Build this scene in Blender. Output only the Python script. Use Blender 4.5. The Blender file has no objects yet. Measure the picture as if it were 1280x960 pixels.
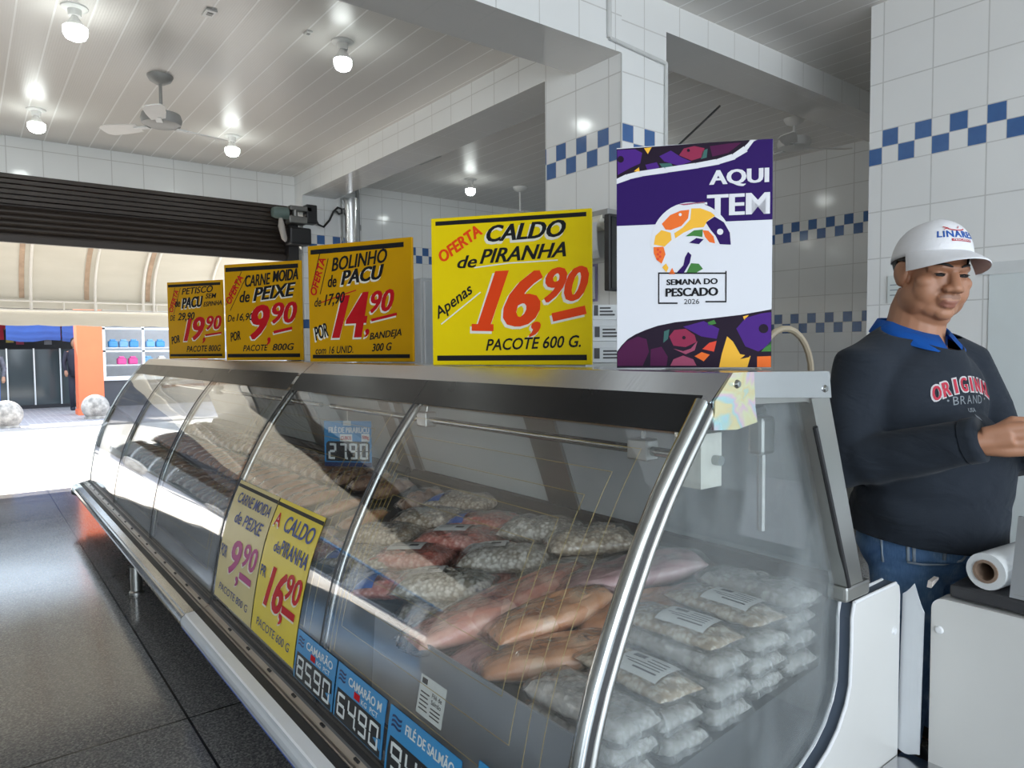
import bpy, bmesh, math, random
import numpy as np
from mathutils import Vector, Matrix, noise
from mathutils.bvhtree import BVHTree
S = bpy.context.scene
COL = S.collection
PI = math.pi

# ------------------------------------------------------------------ camera, sky, sun, exposure
HC = 1.28
YAW, PITCH, ROLL, FPX = 37.689, -2.786, -0.493, 887.0
cd = bpy.data.cameras.new('camera'); cam = bpy.data.objects.new('camera', cd); COL.objects.link(cam)
y_, p_, r_ = (math.radians(a) for a in (YAW, PITCH, ROLL))
fw = Vector((math.sin(y_)*math.cos(p_), math.cos(y_)*math.cos(p_), math.sin(p_)))
rt0 = Vector((math.cos(y_), -math.sin(y_), 0)); up0 = rt0.cross(fw)
rt = rt0*math.cos(r_) + up0*math.sin(r_); up = -rt0*math.sin(r_) + up0*math.cos(r_)
M = Matrix((rt, up, -fw)).transposed().to_4x4(); M.translation = (0, 0, HC)
cam.matrix_world = M
cd.sensor_width = 36; cd.sensor_fit = 'HORIZONTAL'; cd.lens = 36*FPX/1280; cd.clip_start = .02; cd.clip_end = 200
S.camera = cam
S.view_settings.view_transform = 'Standard'; S.view_settings.look = 'None'
S.view_settings.gamma = 1; S.view_settings.use_curve_mapping = False
S.view_settings.exposure = 0.95
S.cycles.max_bounces = 10; S.cycles.transparent_max_bounces = 24; S.cycles.diffuse_bounces = 5
S.cycles.glossy_bounces = 4; S.cycles.caustics_reflective = False; S.cycles.caustics_refractive = False
S.cycles.sample_clamp_indirect = 6

w = bpy.data.worlds.new('sky'); S.world = w; w.use_nodes = True
wb = w.node_tree.nodes['Background']
wb.inputs[0].default_value = (0.72, 0.85, 1.0, 1); wb.inputs[1].default_value = 1.9
sd = bpy.data.lights.new('sun', 'SUN'); sd.energy = 9.0; sd.angle = .01; sd.color = (1, .93, .82)
sun = bpy.data.objects.new('sun', sd); COL.objects.link(sun)
sdir = Vector((0.17, -0.80, -0.59)).normalized()      # light travels from beyond the street towards the shop
sun.rotation_euler = sdir.to_track_quat('-Z', 'Y').to_euler(); sun.location = (0, 12, 12)
# added area lamp standing in for daylight from an unseen opening behind the camera
def area(name, loc, direction, sx, sy, power, col):
    a = bpy.data.lights.new(name, 'AREA'); a.shape = 'RECTANGLE'; a.size = sx; a.size_y = sy; a.energy = power; a.color = col
    o = bpy.data.objects.new(name, a); COL.objects.link(o); o.location = loc
    o.rotation_euler = Vector(direction).to_track_quat('-Z', 'Y').to_euler(); return o
area('daylight_fill_rear', (-0.6, -4.6, 1.6), (0.3, 1, 0.02), 6.0, 3.0, 105, (.88, .95, 1))

# ------------------------------------------------------------------ node helpers
class E:
    """tiny expression wrapper over Math nodes"""
    def __init__(s, nt, v): s.nt = nt; s.v = v
    def op(s, o, *a):
        n = s.nt.nodes.new('ShaderNodeMath'); n.operation = o
        for i, x in enumerate((s,)+a):
            x = x.v if isinstance(x, E) else x
            if isinstance(x, (int, float)): n.inputs[i].default_value = x
            else: s.nt.links.new(x, n.inputs[i])
        return E(s.nt, n.outputs[0])
    def __add__(s, o): return s.op('ADD', o)
    def __sub__(s, o): return s.op('SUBTRACT', o)
    def __mul__(s, o): return s.op('MULTIPLY', o)
    def __truediv__(s, o): return s.op('DIVIDE', o)
    def floor(s): return s.op('FLOOR')
    def fract(s): return s.op('FRACT')
    def abs(s): return s.op('ABSOLUTE')
    def gt(s, o): return s.op('GREATER_THAN', o)
    def lt(s, o): return s.op('LESS_THAN', o)
    def mod(s, o): return s.op('FLOORED_MODULO', o)
    def max(s, o): return s.op('MAXIMUM', o)
    def min(s, o): return s.op('MINIMUM', o)
    def pow(s, o): return s.op('POWER', o)
def newmat(name):
    m = bpy.data.materials.new(name); m.use_nodes = True
    return m, m.node_tree, m.node_tree.nodes['Principled BSDF']
def setc(nt, sock, v):
    if isinstance(v, E): v = v.v
    if hasattr(v, 'node'): nt.links.new(v, sock)
    elif isinstance(v, (tuple, list)): sock.default_value = (*v[:3], 1) if sock.type == 'RGBA' else v
    else: sock.default_value = v
def pos(nt, obj=False):
    if obj:
        t = nt.nodes.new('ShaderNodeTexCoord'); src = t.outputs['Object']
    else:
        g = nt.nodes.new('ShaderNodeNewGeometry'); src = g.outputs['Position']
    s = nt.nodes.new('ShaderNodeSeparateXYZ'); nt.links.new(src, s.inputs[0])
    return [E(nt, s.outputs[i]) for i in range(3)], src
def noise_n(nt, vec, scale, detail=3, rough=.55, dist=0):
    n = nt.nodes.new('ShaderNodeTexNoise'); n.inputs['Scale'].default_value = scale; n.inputs['Detail'].default_value = detail
    n.inputs['Roughness'].default_value = rough; n.inputs['Distortion'].default_value = dist
    if vec is not None: nt.links.new(vec, n.inputs['Vector'])
    return E(nt, n.outputs[0])
def scaled(nt, vec, sc):
    n = nt.nodes.new('ShaderNodeMapping'); n.inputs['Scale'].default_value = sc; nt.links.new(vec, n.inputs['Vector']); return n.outputs[0]
def voro(nt, vec, scale, feature='F1', out='Distance', rnd=1.0):
    n = nt.nodes.new('ShaderNodeTexVoronoi'); n.feature = feature; n.inputs['Scale'].default_value = scale
    n.inputs['Randomness'].default_value = rnd
    nt.links.new(vec, n.inputs['Vector']); return n.outputs[out]
def mix(nt, fac, a, b):
    n = nt.nodes.new('ShaderNodeMix'); n.data_type = 'RGBA'
    setc(nt, n.inputs[0], fac); setc(nt, n.inputs[6], a); setc(nt, n.inputs[7], b)
    return n.outputs[2]
def ramp(nt, fac, stops):
    n = nt.nodes.new('ShaderNodeValToRGB'); setc(nt, n.inputs[0], fac)
    e = n.color_ramp.elements
    while len(e) < len(stops): e.new(.5)
    for k, (p, c) in enumerate(stops): e[k].position = p; e[k].color = (*c, 1)
    return n.outputs[0]
def bump(nt, bsdf, h, strength=.3, dist=.002, sock='Normal'):
    n = nt.nodes.new('ShaderNodeBump'); n.inputs['Strength'].default_value = strength; n.inputs['Distance'].default_value = dist
    setc(nt, n.inputs['Height'], h); nt.links.new(n.outputs[0], bsdf.inputs[sock])
def plain(name, c, rough=.5, metal=0, var=.08, scale=8, coat=0, bumps=0, bscale=60, spec=.5):
    """a plain paint/plastic/metal with a little procedural unevenness"""
    m, nt, b = newmat(name)
    _, v = pos(nt, True)
    n = noise_n(nt, v, scale)
    lo = tuple(max(0, x*(1-var)) for x in c); hi = tuple(min(1, x*(1+var)) for x in c)
    setc(nt, b.inputs['Base Color'], mix(nt, n, lo, hi))
    setc(nt, b.inputs['Roughness'], n*.12+(rough-.06)); b.inputs['Metallic'].default_value = metal
    b.inputs['Coat Weight'].default_value = coat; b.inputs['Specular IOR Level'].default_value = spec
    if bumps: bump(nt, b, noise_n(nt, v, bscale), bumps, .001)
    return m
def emit(name, c, s):
    m, nt, b = newmat(name); b.inputs['Base Color'].default_value = (*c, 1)
    b.inputs['Emission Color'].default_value = (*c, 1); b.inputs['Emission Strength'].default_value = s; return m

def tile_mat(name, ax, u0, w=.275, grout=(.62,.62,.60), col=(.83,.845,.84), band=True, zb=2.36, sqv=.1, zrow=.28, second=False, v_ax=2, v0=None, warm=0):
    """glazed wall tiles with a two-row blue checker band; ax = horizontal world axis index"""
    m, nt, b = newmat(name)
    P, vec = pos(nt)
    u = P[ax]-u0; v = P[v_ax]
    g = .0035
    U = (u/w).fract(); lu = U.min(U*-1+1)*w
    if v0 is None: v0 = zb
    inb = None
    if band:
        bands = [zb]+([zb-.93] if second else [])
        h = 2*sqv; sq = w/3
        above = v.gt(zb+h-.0001)
        vv = (v-v0)/zrow; va = (v-(zb+h))/zrow
        vsel = vv*(above*-1+1) + va*above
        V = vsel.fract(); lv = V.min(V*-1+1)*zrow
        tilegr = lu.min(lv).lt(g)
        blue = None; bandgr = None; deco = None
        for z0 in bands:
            inside = v.gt(z0)*v.lt(z0+h)
            iu = (u/sq).floor(); iv = ((v-z0)/sqv).floor()
            chk = (iu+iv).mod(2.0).gt(.5)
            dec = iv.gt(.5)*(iu.mod(8.0)-3).abs().lt(.5)*inside*chk
            bl = chk*inside*(dec*-1+1)
            fu = (u/sq).fract(); fv = ((v-z0)/sqv).fract()
            gr = fu.min(fu*-1+1).min(fv.min(fv*-1+1)).lt(.022)*inside
            blue = bl if blue is None else blue.max(bl); deco = dec if deco is None else deco.max(dec)
            bandgr = gr if bandgr is None else bandgr.max(gr); inb = inside if inb is None else inb.max(inside)
        gr = tilegr*(inb*-1+1)+bandgr
    else:
        V = ((v-v0)/zrow).fract(); lv = V.min(V*-1+1)*zrow
        gr = lu.min(lv).lt(g)
    n = noise_n(nt, vec, 2.2, 2); n2 = noise_n(nt, vec, 14, 3)
    base = mix(nt, n, tuple(c*.95 for c in col), tuple(min(1, c*1.03) for c in col))
    if band:
        bcol = mix(nt, n2, (.045,.115,.30), (.07,.17,.40))
        base = mix(nt, blue, base, bcol)
        print_ = (E(nt, voro(nt, vec, 46)).lt(.33))*deco
        base = mix(nt, print_*.8, base, (.10,.14,.25))
    gcol = mix(nt, n2, tuple(c*.75 for c in grout), grout)
    base = mix(nt, gr*.85, base, gcol)
    setc(nt, b.inputs['Base Color'], base)
    setc(nt, b.inputs['Roughness'], gr*.5+n*.06+.10)
    bump(nt, b, gr*-1 + n*.25, .25, .003)
    return m

# ------------------------------------------------------------------ mesh helpers
W = {}                                   # world matrix of every root / part
def obj(name, bm, mats, parent=None, world=True, smooth=None):
    """link bm as ONE mesh object; when parented and built in world space it is moved into the parent's frame"""
    if parent is not None and world: bm.transform(W[parent].inverted())
    me = bpy.data.meshes.new(name)
    if smooth is None or smooth is False: pass
    else:
        for f in bm.faces: f.smooth = True
    bm.normal_update(); bm.to_mesh(me); bm.free()
    if smooth and smooth is not True: me.set_sharp_from_angle(angle=math.radians(smooth))
    for m in (mats if isinstance(mats, (list, tuple)) else [mats]): me.materials.append(m)
    o = bpy.data.objects.new(name, me); COL.objects.link(o)
    if parent is not None: o.parent = parent; W[o] = W[parent]
    else: W[o] = Matrix.Identity(4)
    return o
def tag(o, label, cat, group=None):
    o['label'] = label; o['category'] = cat
    if group: o['group'] = group
    return o
def thing(name, label, cat, loc=(0,0,0), rz=0, group=None, mat=None):
    o = bpy.data.objects.new(name, None); COL.objects.link(o); o.empty_display_size = .1
    mw = mat if mat is not None else Matrix.Translation(loc) @ Matrix.Rotation(rz, 4, 'Z')
    o.matrix_world = mw; W[o] = mw.copy()
    return tag(o, label, cat, group)
def mesh_thing(name, bm, mats, label, cat, group=None, smooth=None, origin=None):
    if origin is not None: bm.transform(Matrix.Translation(-Vector(origin)))
    o = obj(name, bm, mats, smooth=smooth)
    if origin is not None: o.location = origin; W[o] = Matrix.Translation(origin)
    return tag(o, label, cat, group)
def struct(name, bm, mats, parent=None, smooth=None):
    o = obj(name, bm, mats, parent, smooth=smooth)
    if parent is None: o['kind'] = 'structure'
    return o
def dup(root, loc=None, mat=None, label=None):
    r = root.copy(); COL.objects.link(r)
    mw = mat if mat is not None else Matrix.Translation(loc) @ W[root].to_3x3().to_4x4()
    r.matrix_world = mw; W[r] = mw
    if label: r['label'] = label
    for ch in list(root.children):
        c = ch.copy(); COL.objects.link(c); c.parent = r; W[c] = mw
        for g in list(ch.children):
            d = g.copy(); COL.objects.link(d); d.parent = c; W[d] = mw
    return r
def BM(): return bmesh.new()
def setmi(bm, n0, mi):
    bm.faces.ensure_lookup_table()
    for f in bm.faces[n0:]: f.material_index = mi
def box(bm, x0, y0, z0, x1, y1, z1, mi=0, bev=0, mat=None):
    n0 = len(bm.faces)
    r = bmesh.ops.create_cube(bm, size=1)
    T = Matrix.Translation(((x0+x1)/2, (y0+y1)/2, (z0+z1)/2)) @ Matrix.Diagonal((abs(x1-x0), abs(y1-y0), abs(z1-z0), 1))
    if mat is not None: T = mat @ T
    bmesh.ops.transform(bm, matrix=T, verts=r['verts'])
    if bev:
        es = list({e for v in r['verts'] for e in v.link_edges})
        bmesh.ops.bevel(bm, geom=es, offset=bev, segments=2, affect='EDGES', profile=.5)
    setmi(bm, n0, mi); return bm
def frame_of(d):
    d = d.normalized(); a = Vector((0,0,1)) if abs(d.z) < .95 else Vector((1,0,0))
    u = d.cross(a).normalized(); return u, d.cross(u).normalized()
def tube(bm, pts, r, seg=10, mi=0, cap=True, flat=None):
    """round bar along a polyline; r may be a list; flat=(a,b) ellipse factors"""
    pts = [Vector(p) for p in pts]; n0 = len(bm.faces)
    rs = r if isinstance(r, (list, tuple)) else [r]*len(pts)
    rings = []; u = None
    for i, p in enumerate(pts):
        d = (pts[min(i+1, len(pts)-1)]-pts[max(i-1, 0)])
        if d.length < 1e-9: d = Vector((0,0,1))
        d.normalize()
        if u is None: u, v = frame_of(d)
        else:
            u = (u-d*u.dot(d)).normalized(); v = d.cross(u)
        fa, fb = flat or (1, 1)
        rings.append([bm.verts.new(p+(u*math.cos(2*PI*k/seg)*fa+v*math.sin(2*PI*k/seg)*fb)*rs[i]) for k in range(seg)])
    for a, b in zip(rings, rings[1:]):
        for k in range(seg): bm.faces.new((a[k], a[(k+1)%seg], b[(k+1)%seg], b[k]))
    if cap: bm.faces.new(rings[0][::-1]); bm.faces.new(rings[-1])
    setmi(bm, n0, mi); return bm
def lathe(bm, prof, c=(0,0,0), seg=24, mi=0, mat=None, cap=True):
    n0 = len(bm.faces); c = Vector(c); rings = []
    T = mat if mat is not None else Matrix.Identity(4)
    for r, z in prof:
        rings.append([bm.verts.new(T @ (Vector((r*math.cos(2*PI*k/seg), r*math.sin(2*PI*k/seg), z)))+c) for k in range(seg)])
    for a, b in zip(rings, rings[1:]):
        for k in range(seg): bm.faces.new((a[k], a[(k+1)%seg], b[(k+1)%seg], b[k]))
    if cap and prof[0][0] > 1e-6: bm.faces.new(rings[0][::-1])
    if cap and prof[-1][0] > 1e-6: bm.faces.new(rings[-1])
    bmesh.ops.remove_doubles(bm, verts=[v for R in rings for v in R], dist=1e-6)
    setmi(bm, n0, mi) if len(bm.faces) > n0 else None
    return bm
def prism_y(bm, prof, y0, y1, mi=0):
    """closed (x,z) outline extruded along y"""
    n0 = len(bm.faces)
    a = [bm.verts.new((x, y0, z)) for x, z in prof]; b = [bm.verts.new((x, y1, z)) for x, z in prof]
    n = len(prof)
    for k in range(n): bm.faces.new((a[k], a[(k+1)%n], b[(k+1)%n], b[k]))
    fa = bm.faces.new(a[::-1]); fb = bm.faces.new(b)
    bmesh.ops.recalc_face_normals(bm, faces=bm.faces[n0:] if False else [f for f in bm.faces][n0:])
    setmi(bm, n0, mi); return bm
def offset_line(pts, d):
    """offset an open (x,z) polyline sideways by d"""
    out = []
    for i, p in enumerate(pts):
        a = np.array(pts[max(i-1, 0)], float); b = np.array(pts[min(i+1, len(pts)-1)], float)
        t = (b-a)/np.linalg.norm(b-a); out.append((p[0]-t[1]*d, p[1]+t[0]*d))
    return out
def poly2d(bm, pts, z, mi, T=None):
    vs = [bm.verts.new((T @ Vector((p[0], p[1], z))) if T else (p[0], p[1], z)) for p in pts]
    f = bm.faces.new(vs); f.material_index = mi
    return f
_tc = {}
def text_geo(s, bold=0.0, shear=0.0, space=1.0):
    key = (s, bold, shear, space)
    if key in _tc: return _tc[key]
    c = bpy.data.curves.new('lettering_source', 'FONT'); c.body = s; c.size = 1; c.offset = bold; c.shear = shear
    c.space_character = space; c.fill_mode = 'FRONT'; c.resolution_u = 3
    o = bpy.data.objects.new('lettering_source', c); COL.objects.link(o)
    dg = bpy.context.evaluated_depsgraph_get(); dg.update()
    me = bpy.data.meshes.new_from_object(o.evaluated_get(dg))
    vs = np.array([v.co[:2] for v in me.vertices]) if len(me.vertices) else np.zeros((1, 2))
    fs = [tuple(p.vertices) for p in me.polygons]
    bpy.data.objects.remove(o); bpy.data.curves.remove(c); bpy.data.meshes.remove(me)
    lo = vs.min(0); hi = vs.max(0); vs = (vs-lo)/np.maximum(hi-lo, 1e-6)
    _tc[key] = (vs, fs, (hi-lo)); return _tc[key]
def letter(bm, s, u0, v0, u1, v1, z=0, mi=0, bold=.02, shear=0, ang=0, fn=None, space=1.0, slope=0):
    """text fitted to the box u0..u1 x v0..v1 (turned by ang about its centre); fn maps (u,v,z) to 3D"""
    if bold >= .02:                                           # heavy brush weight: the glyph swept sideways
        h = abs(v1-v0); k = bold*h*.9*(1 if u1 > u0 else -1)
        for i_, q in enumerate((-1, -.33, .33, 1)): letter(bm, s, u0+abs(k)+k*q*1.0, v0, u1-abs(k)+k*q*1.0, v1, z+.00011*i_, mi, .012, shear, ang, fn, space, slope)
        return bm
    vs, fs, _ = text_geo(s, bold, shear, space)
    cu, cv = (u0+u1)/2, (v0+v1)/2; ca, sa = math.cos(ang), math.sin(ang); V = []
    for a, b in vs:
        x = (a-.5)*(u1-u0); y = (b-.5)*(v1-v0)+slope*x
        x, y = x*ca-y*sa, x*sa+y*ca
        V.append(bm.verts.new(fn(cu+x, cv+y, z) if fn else (cu+x, cv+y, z)))
    for f in fs:
        try: q = bm.faces.new([V[k] for k in f]); q.material_index = mi
        except ValueError: pass
    return bm
# ================================================================== THE SETTING
YB = 7.77; XC = 2.979; YC = 2.827; XR = 4.4; XS = 6.75; ZL = 3.21; ZN = 3.32
def ceiling_mat(name, col):
    m, nt, b = newmat(name); P, vec = pos(nt)
    x = P[0]; seam = ((x-2.24)/.176).fract(); ln = (seam.min(seam*-1+1)*.176).lt(.005)
    rib = ((x/.0142).fract()-.5).abs()*2
    n = noise_n(nt, scaled(nt, vec, (1, .25, 1)), 1.3, 3)
    c = mix(nt, n, tuple(k*.94 for k in col), tuple(min(1, k*1.04) for k in col))
    c = mix(nt, ln, c, (.93,.92,.90)); setc(nt, b.inputs['Base Color'], c)
    setc(nt, b.inputs['Roughness'], n*.12+.28)
    bump(nt, b, rib*.35+ln*-1, .35, .0025); return m
M_ceil = ceiling_mat('pvc ceiling panels', (.72, .695, .66))
M_floor, nt, b = newmat('polished granilite floor'); P, vec = pos(nt)
cell = E(nt, voro(nt, vec, 170, out='Color')); n = noise_n(nt, vec, 1.1, 4); n2 = noise_n(nt, vec, 120, 2)
c = ramp(nt, n2*.7+cell*.35, [(.25, (.065, .066, .069)), (.5, (.125, .125, .127)), (.72, (.27, .268, .262))])
jx = ((P[0]-.578)/1.95).fract(); jy = ((P[1]-2.62)/1.96).fract()
j = (jx.min(jx*-1+1)*1.95).min(jy.min(jy*-1+1)*1.96).lt(.004)
c = mix(nt, j, c, (.012, .012, .012)); c = mix(nt, n.gt(.62)*.25, c, (.16, .155, .15)); setc(nt, b.inputs['Base Color'], c)
setc(nt, b.inputs['Roughness'], n*.18+.05); b.inputs['Specular IOR Level'].default_value = .8; bump(nt, b, n2*.15, .12, .002)

bm = BM(); box(bm, -4.2, -5, -.2, 7.2, YB+.12, 0); struct('floor', bm, M_floor)
bm = BM(); box(bm, -4.2, YC+.385, ZL, XC+.19, YB+.3, ZL+.12); struct('ceiling', bm, M_ceil)
bm = BM(); box(bm, XC+.19, YC+.38, ZL, XS+.2, YB+.3, ZL+.12); struct('ceiling_back_room', bm, M_ceil)
bm = BM(); box(bm, -4.2, -5, ZN, 7.2, YC+.002, ZN+.12); struct('ceiling_front', bm, M_ceil)

T_back = tile_mat('wall tiles back', 0, .365, v0=2.835, band=False)
T_backr = tile_mat('wall tiles back right', 0, 4.60, zb=2.36, v0=2.36, second=True)
T_side = tile_mat('wall tiles side', 1, 3.40, zb=2.35, v0=2.35, second=True)
T_right = tile_mat('wall tiles right', 1, 1.775, zb=2.37, v0=2.37, col=(.84, .845, .835))
T_coll = tile_mat('column tiles left', 1, 2.927, zb=2.35, v0=2.35, zrow=.283)
T_colr = tile_mat('column tiles right', 0, 3.168, zb=2.35, v0=2.35, zrow=.283)
T_beam1 = tile_mat('beam tiles long', 1, 2.93, band=False, v0=2.84, zrow=.28)
T_beam2 = tile_mat('beam tiles front', 0, 3.206, band=False, v0=2.85, zrow=.285)
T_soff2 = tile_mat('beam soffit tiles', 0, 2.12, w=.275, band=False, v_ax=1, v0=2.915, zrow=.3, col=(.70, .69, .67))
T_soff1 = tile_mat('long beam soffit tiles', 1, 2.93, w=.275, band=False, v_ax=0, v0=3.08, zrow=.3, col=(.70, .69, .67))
M_white_trim = plain('white painted trim', (.80, .80, .79), .4)
M_conc = plain('painted render', (.55, .53, .50), .8, bumps=.3)

bm = BM(); box(bm, -4.2, YB, 2.80, XC, YB+.25, ZL); struct('wall_back', bm, T_back)
bm = BM(); box(bm, XC, YB-.22, 0, 3.42, YB+.25, ZL); struct('wall_back_pier', bm, T_backr)
bm = BM(); box(bm, 3.42, YB, 0, XS, YB+.25, ZL); struct('wall_back_room', bm, T_backr)
bm = BM(); box(bm, XS, YC+.38, 0, XS+.2, YB, ZL); struct('wall_side', bm, T_side)
bm = BM(); box(bm, XS, 2.126, 0, XS+.2, YC+.38, ZN); struct('wall_passage', bm, M_white_trim)
bm = BM(); box(bm, XR, -3.0, 0, XS+.2, 2.126, ZN); struct('wall_right', bm, T_right)
bm = BM(); box(bm, -4.4, -5, 0, -4.2, YB+.25, ZN+.1); struct('wall_left', bm, tile_mat('wall tiles left', 1, 0, zb=2.36, v0=2.36))
# long beam along the case, then the front beam with the column below their corner
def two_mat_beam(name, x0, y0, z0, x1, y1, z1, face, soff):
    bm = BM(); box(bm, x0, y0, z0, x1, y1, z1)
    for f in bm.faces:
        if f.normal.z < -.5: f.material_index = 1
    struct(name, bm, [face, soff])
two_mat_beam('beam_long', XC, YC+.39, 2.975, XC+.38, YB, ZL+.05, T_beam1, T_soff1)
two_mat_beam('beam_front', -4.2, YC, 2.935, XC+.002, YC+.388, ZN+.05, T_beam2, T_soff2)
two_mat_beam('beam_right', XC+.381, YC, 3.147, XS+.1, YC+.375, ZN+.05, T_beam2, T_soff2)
bm = BM(); box(bm, XC, YC, 0, XC+.381, YC+.66, ZN+.03)
for f in bm.faces:
    if abs(f.normal.y) > .5: f.material_index = 1
struct('column', bm, [T_coll, T_colr])
bm = BM()
for p0, p1, r in (((3.345,2.815,2.0),(3.345,2.815,2.957),.011), ((2.87,2.815,2.985),(3.345,2.815,2.957),.011), ((2.87,2.815,2.985),(2.87,2.815,3.32),.013)): tube(bm, [p0, p1], r, 8)
box(bm, 2.9765, YC-.003, 1.2, 2.983, YC+.004, 2.93)
struct('trim_1', bm, plain('grey cable duct', (.62,.63,.62), .4))
# pipe standing on the back wall
bm = BM(); tube(bm, [(3.72, YB-.03, .0), (3.72, YB-.03, 3.12), (3.70, YB-.03, 3.19)], .024, 10); lathe(bm, [(.035, -.03), (.035, .03)], (3.72, YB-.03, 2.72), 12)
mesh_thing('wall_pipe', bm, plain('grey pipe', (.32,.33,.33), .5), 'thin grey vertical pipe on the tiled back wall behind the column of signs', 'pipe', smooth=40)
bm = BM(); tube(bm, [(3.50, YB-.30, .9), (3.50, YB-.30, 2.85)], .085, 20); tube(bm, [(3.50, YB-.30, 2.98), (3.50, YB-.30, 2.85)], .092, 20)
mesh_thing('chimney_duct', bm, plain('bright duct steel', (.75,.76,.77), .22, 1), 'shiny round metal duct rising beside the shutter pier', 'duct', smooth=40)
bm = BM(); box(bm, 3.42, 6.1, ZL-.004, 3.85, 6.5, ZL-.0005); box(bm, 3.45, 6.13, ZL-.012, 3.82, 6.47, ZL-.003)
mesh_thing('ceiling_hatch', bm, plain('hatch grey', (.45,.46,.45), .5), 'small square grey hatch in the back room ceiling', 'hatch')
# mouldings and pale board on the right wall
bm = BM(); box(bm, XR-.012, -3, 1.66, XR+.01, 1.5, 1.725); struct('trim_2', bm, plain('moulding', (.70,.72,.72), .45))
bm = BM(); box(bm, XR-.006, -3, .0, XR+.01, 1.47, 1.665); struct('trim_3', bm, plain('pale board', (.70,.75,.75), .45, var=.1, scale=2.5))

# ---------------- street
M_road, nt, b = newmat('pale stone road'); P, vec = pos(nt)
n = noise_n(nt, vec, .7, 4); n2 = noise_n(nt, scaled(nt, vec, (1, 2.2, 1)), 7, 3)
cell = E(nt, voro(nt, vec, 9, 'DISTANCE_TO_EDGE')).lt(.05)
c = ramp(nt, n*.5+n2*.5, [(.3, (.42, .39, .36)), (.6, (.56, .53, .50))]); c = mix(nt, cell*.3, c, (.3, .28, .26)); setc(nt, b.inputs['Base Color'], c)
b.inputs['Roughness'].default_value = .8; bump(nt, b, n2, .3, .01)
bm = BM(); box(bm, -40, YB+.12, -.3, 40, 14.6, -.02); struct('ground_road', bm, M_road)
M_pave, nt, b = newmat('grey paving'); P, vec = pos(nt)
br = nt.nodes.new('ShaderNodeTexBrick'); nt.links.new(vec, br.inputs['Vector']); br.inputs['Scale'].default_value = 2.2
br.inputs['Color1'].default_value = (.30,.28,.29,1); br.inputs['Color2'].default_value = (.22,.21,.23,1); br.inputs['Mortar'].default_value = (.40,.38,.38,1)
nt.links.new(br.outputs[0], b.inputs['Base Color']); b.inputs['Roughness'].default_value = .85
bm = BM(); box(bm, -40, 14.6, -.3, 40, 30, .0); box(bm, -40, 14.55, -.3, 40, 14.75, .015); struct('ground_pavement', bm, M_pave)
bm = BM(); box(bm, -40, -40, -.32, -4.2, YB+.12, -.03); box(bm, -4.2, -40, -.32, 40, -5, -.03); struct('ground_side_street', bm, M_road)
# ---------------- rolling shutter, its motor
M_shut = plain('dark brown shutter steel', (.036, .026, .020), .5, .2, bumps=.1)
t = thing('rolling_shutter', 'dark brown steel rolling shutter, half rolled up above the shop entrance', 'shutter', (-.6, YB, 2.5))
bm = BM(); n = 22                                            # the curtain: slats as one waved sheet with thickness
prof = []
for i in range(7*8+1):
    z = 2.31+.36*i/56; prof.append((YB-.05+.014*abs(math.sin(PI*i/8)), z))
def shutter_sheet(bm, prof, x0, x1, th):
    a = [(x0, y, z) for y, z in prof]; q = [(x0, y+th, z) for y, z in prof[::-1]]
    lo = [bm.verts.new(p) for p in a+q]; hi = [bm.verts.new((x1, p[1], p[2])) for p in a+q]; k = len(lo)
    for i in range(k): bm.faces.new((lo[i], lo[(i+1)%k], hi[(i+1)%k], hi[i]))
    bm.faces.new(lo[::-1]); bm.faces.new(hi)
shutter_sheet(bm, prof, -4.0, 2.9, .02); obj('curtain', bm, M_shut, t)
bm = BM()
for k in range(6):
    y = YB-.055-.016*k; box(bm, -4.0, y-.02, 2.60+.042*k, 2.9, y+.02, 2.640+.042*k, bev=.006)
obj('rolled_coil', bm, M_shut, t)
bm = BM(); box(bm, -4.0, YB-.075, 2.265, 2.9, YB-.02, 2.33, bev=.006); obj('bottom_bar', bm, M_shut, t)
bm = BM(); box(bm, 2.84, YB-.16, 0, 2.95, YB-.02, 2.75); obj('guide_rail', bm, plain('black guide', (.02,.018,.017), .5), t)
t = thing('shutter_motor', 'grimy electric motor bracket at the right end of the brown shutter', 'motor', (2.9, YB-.3, 2.6))
M_blk = plain('black plastic', (.012,.012,.013), .45); M_grm = plain('greasy steel', (.20,.20,.19), .4, .7, bumps=.3)
bm = BM(); box(bm, 2.78, YB-.36, 2.42, 3.02, YB-.18, 2.60, bev=.02); box(bm, 2.98, YB-.33, 2.66, 3.10, YB-.20, 2.86, bev=.01); obj('bracket', bm, M_blk, t)
bm = BM(); tube(bm, [(2.62, YB-.30, 2.74), (2.66, YB-.30, 2.74), (2.78, YB-.30, 2.74)], [.05, .062, .062], 14); obj('motor_body', bm, plain('green grey motor', (.12,.17,.155), .5), t, smooth=40)
bm = BM(); box(bm, 2.78, YB-.35, 2.64, 2.98, YB-.22, 2.72, bev=.012); tube(bm, [(2.86, YB-.3, 2.68), (2.86, YB-.3, 2.79)], .03, 10); box(bm, 2.80, YB-.33, 2.78, 3.04, YB-.24, 2.83, bev=.006); obj('gearbox', bm, M_grm, t)
bm = BM(); tube(bm, [(2.70, YB-.32, 2.68), (2.70, YB-.33, 2.6), (2.73, YB-.33, 2.47), (2.745, YB-.33, 2.44)], [.02, .034, .03, .012], 10); obj('release_handle', bm, plain('worn grey plastic', (.42,.39,.36), .5), t, smooth=40)
bm = BM(); tube(bm, [(3.06, YB-.3, 2.76), (3.12, YB-.3, 2.66), (3.18, YB-.3, 2.64), (3.25, YB-.3, 2.72), (3.30, YB-.3, 2.82), (3.35, YB-.3, 2.87), (3.395, YB-.3, 2.86), (3.395, YB-.3, 2.81), (3.36, YB-.3, 2.80), (3.33, YB-.3, 2.83)], .012, 8); obj('cable', bm, M_blk, t, smooth=True)

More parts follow.
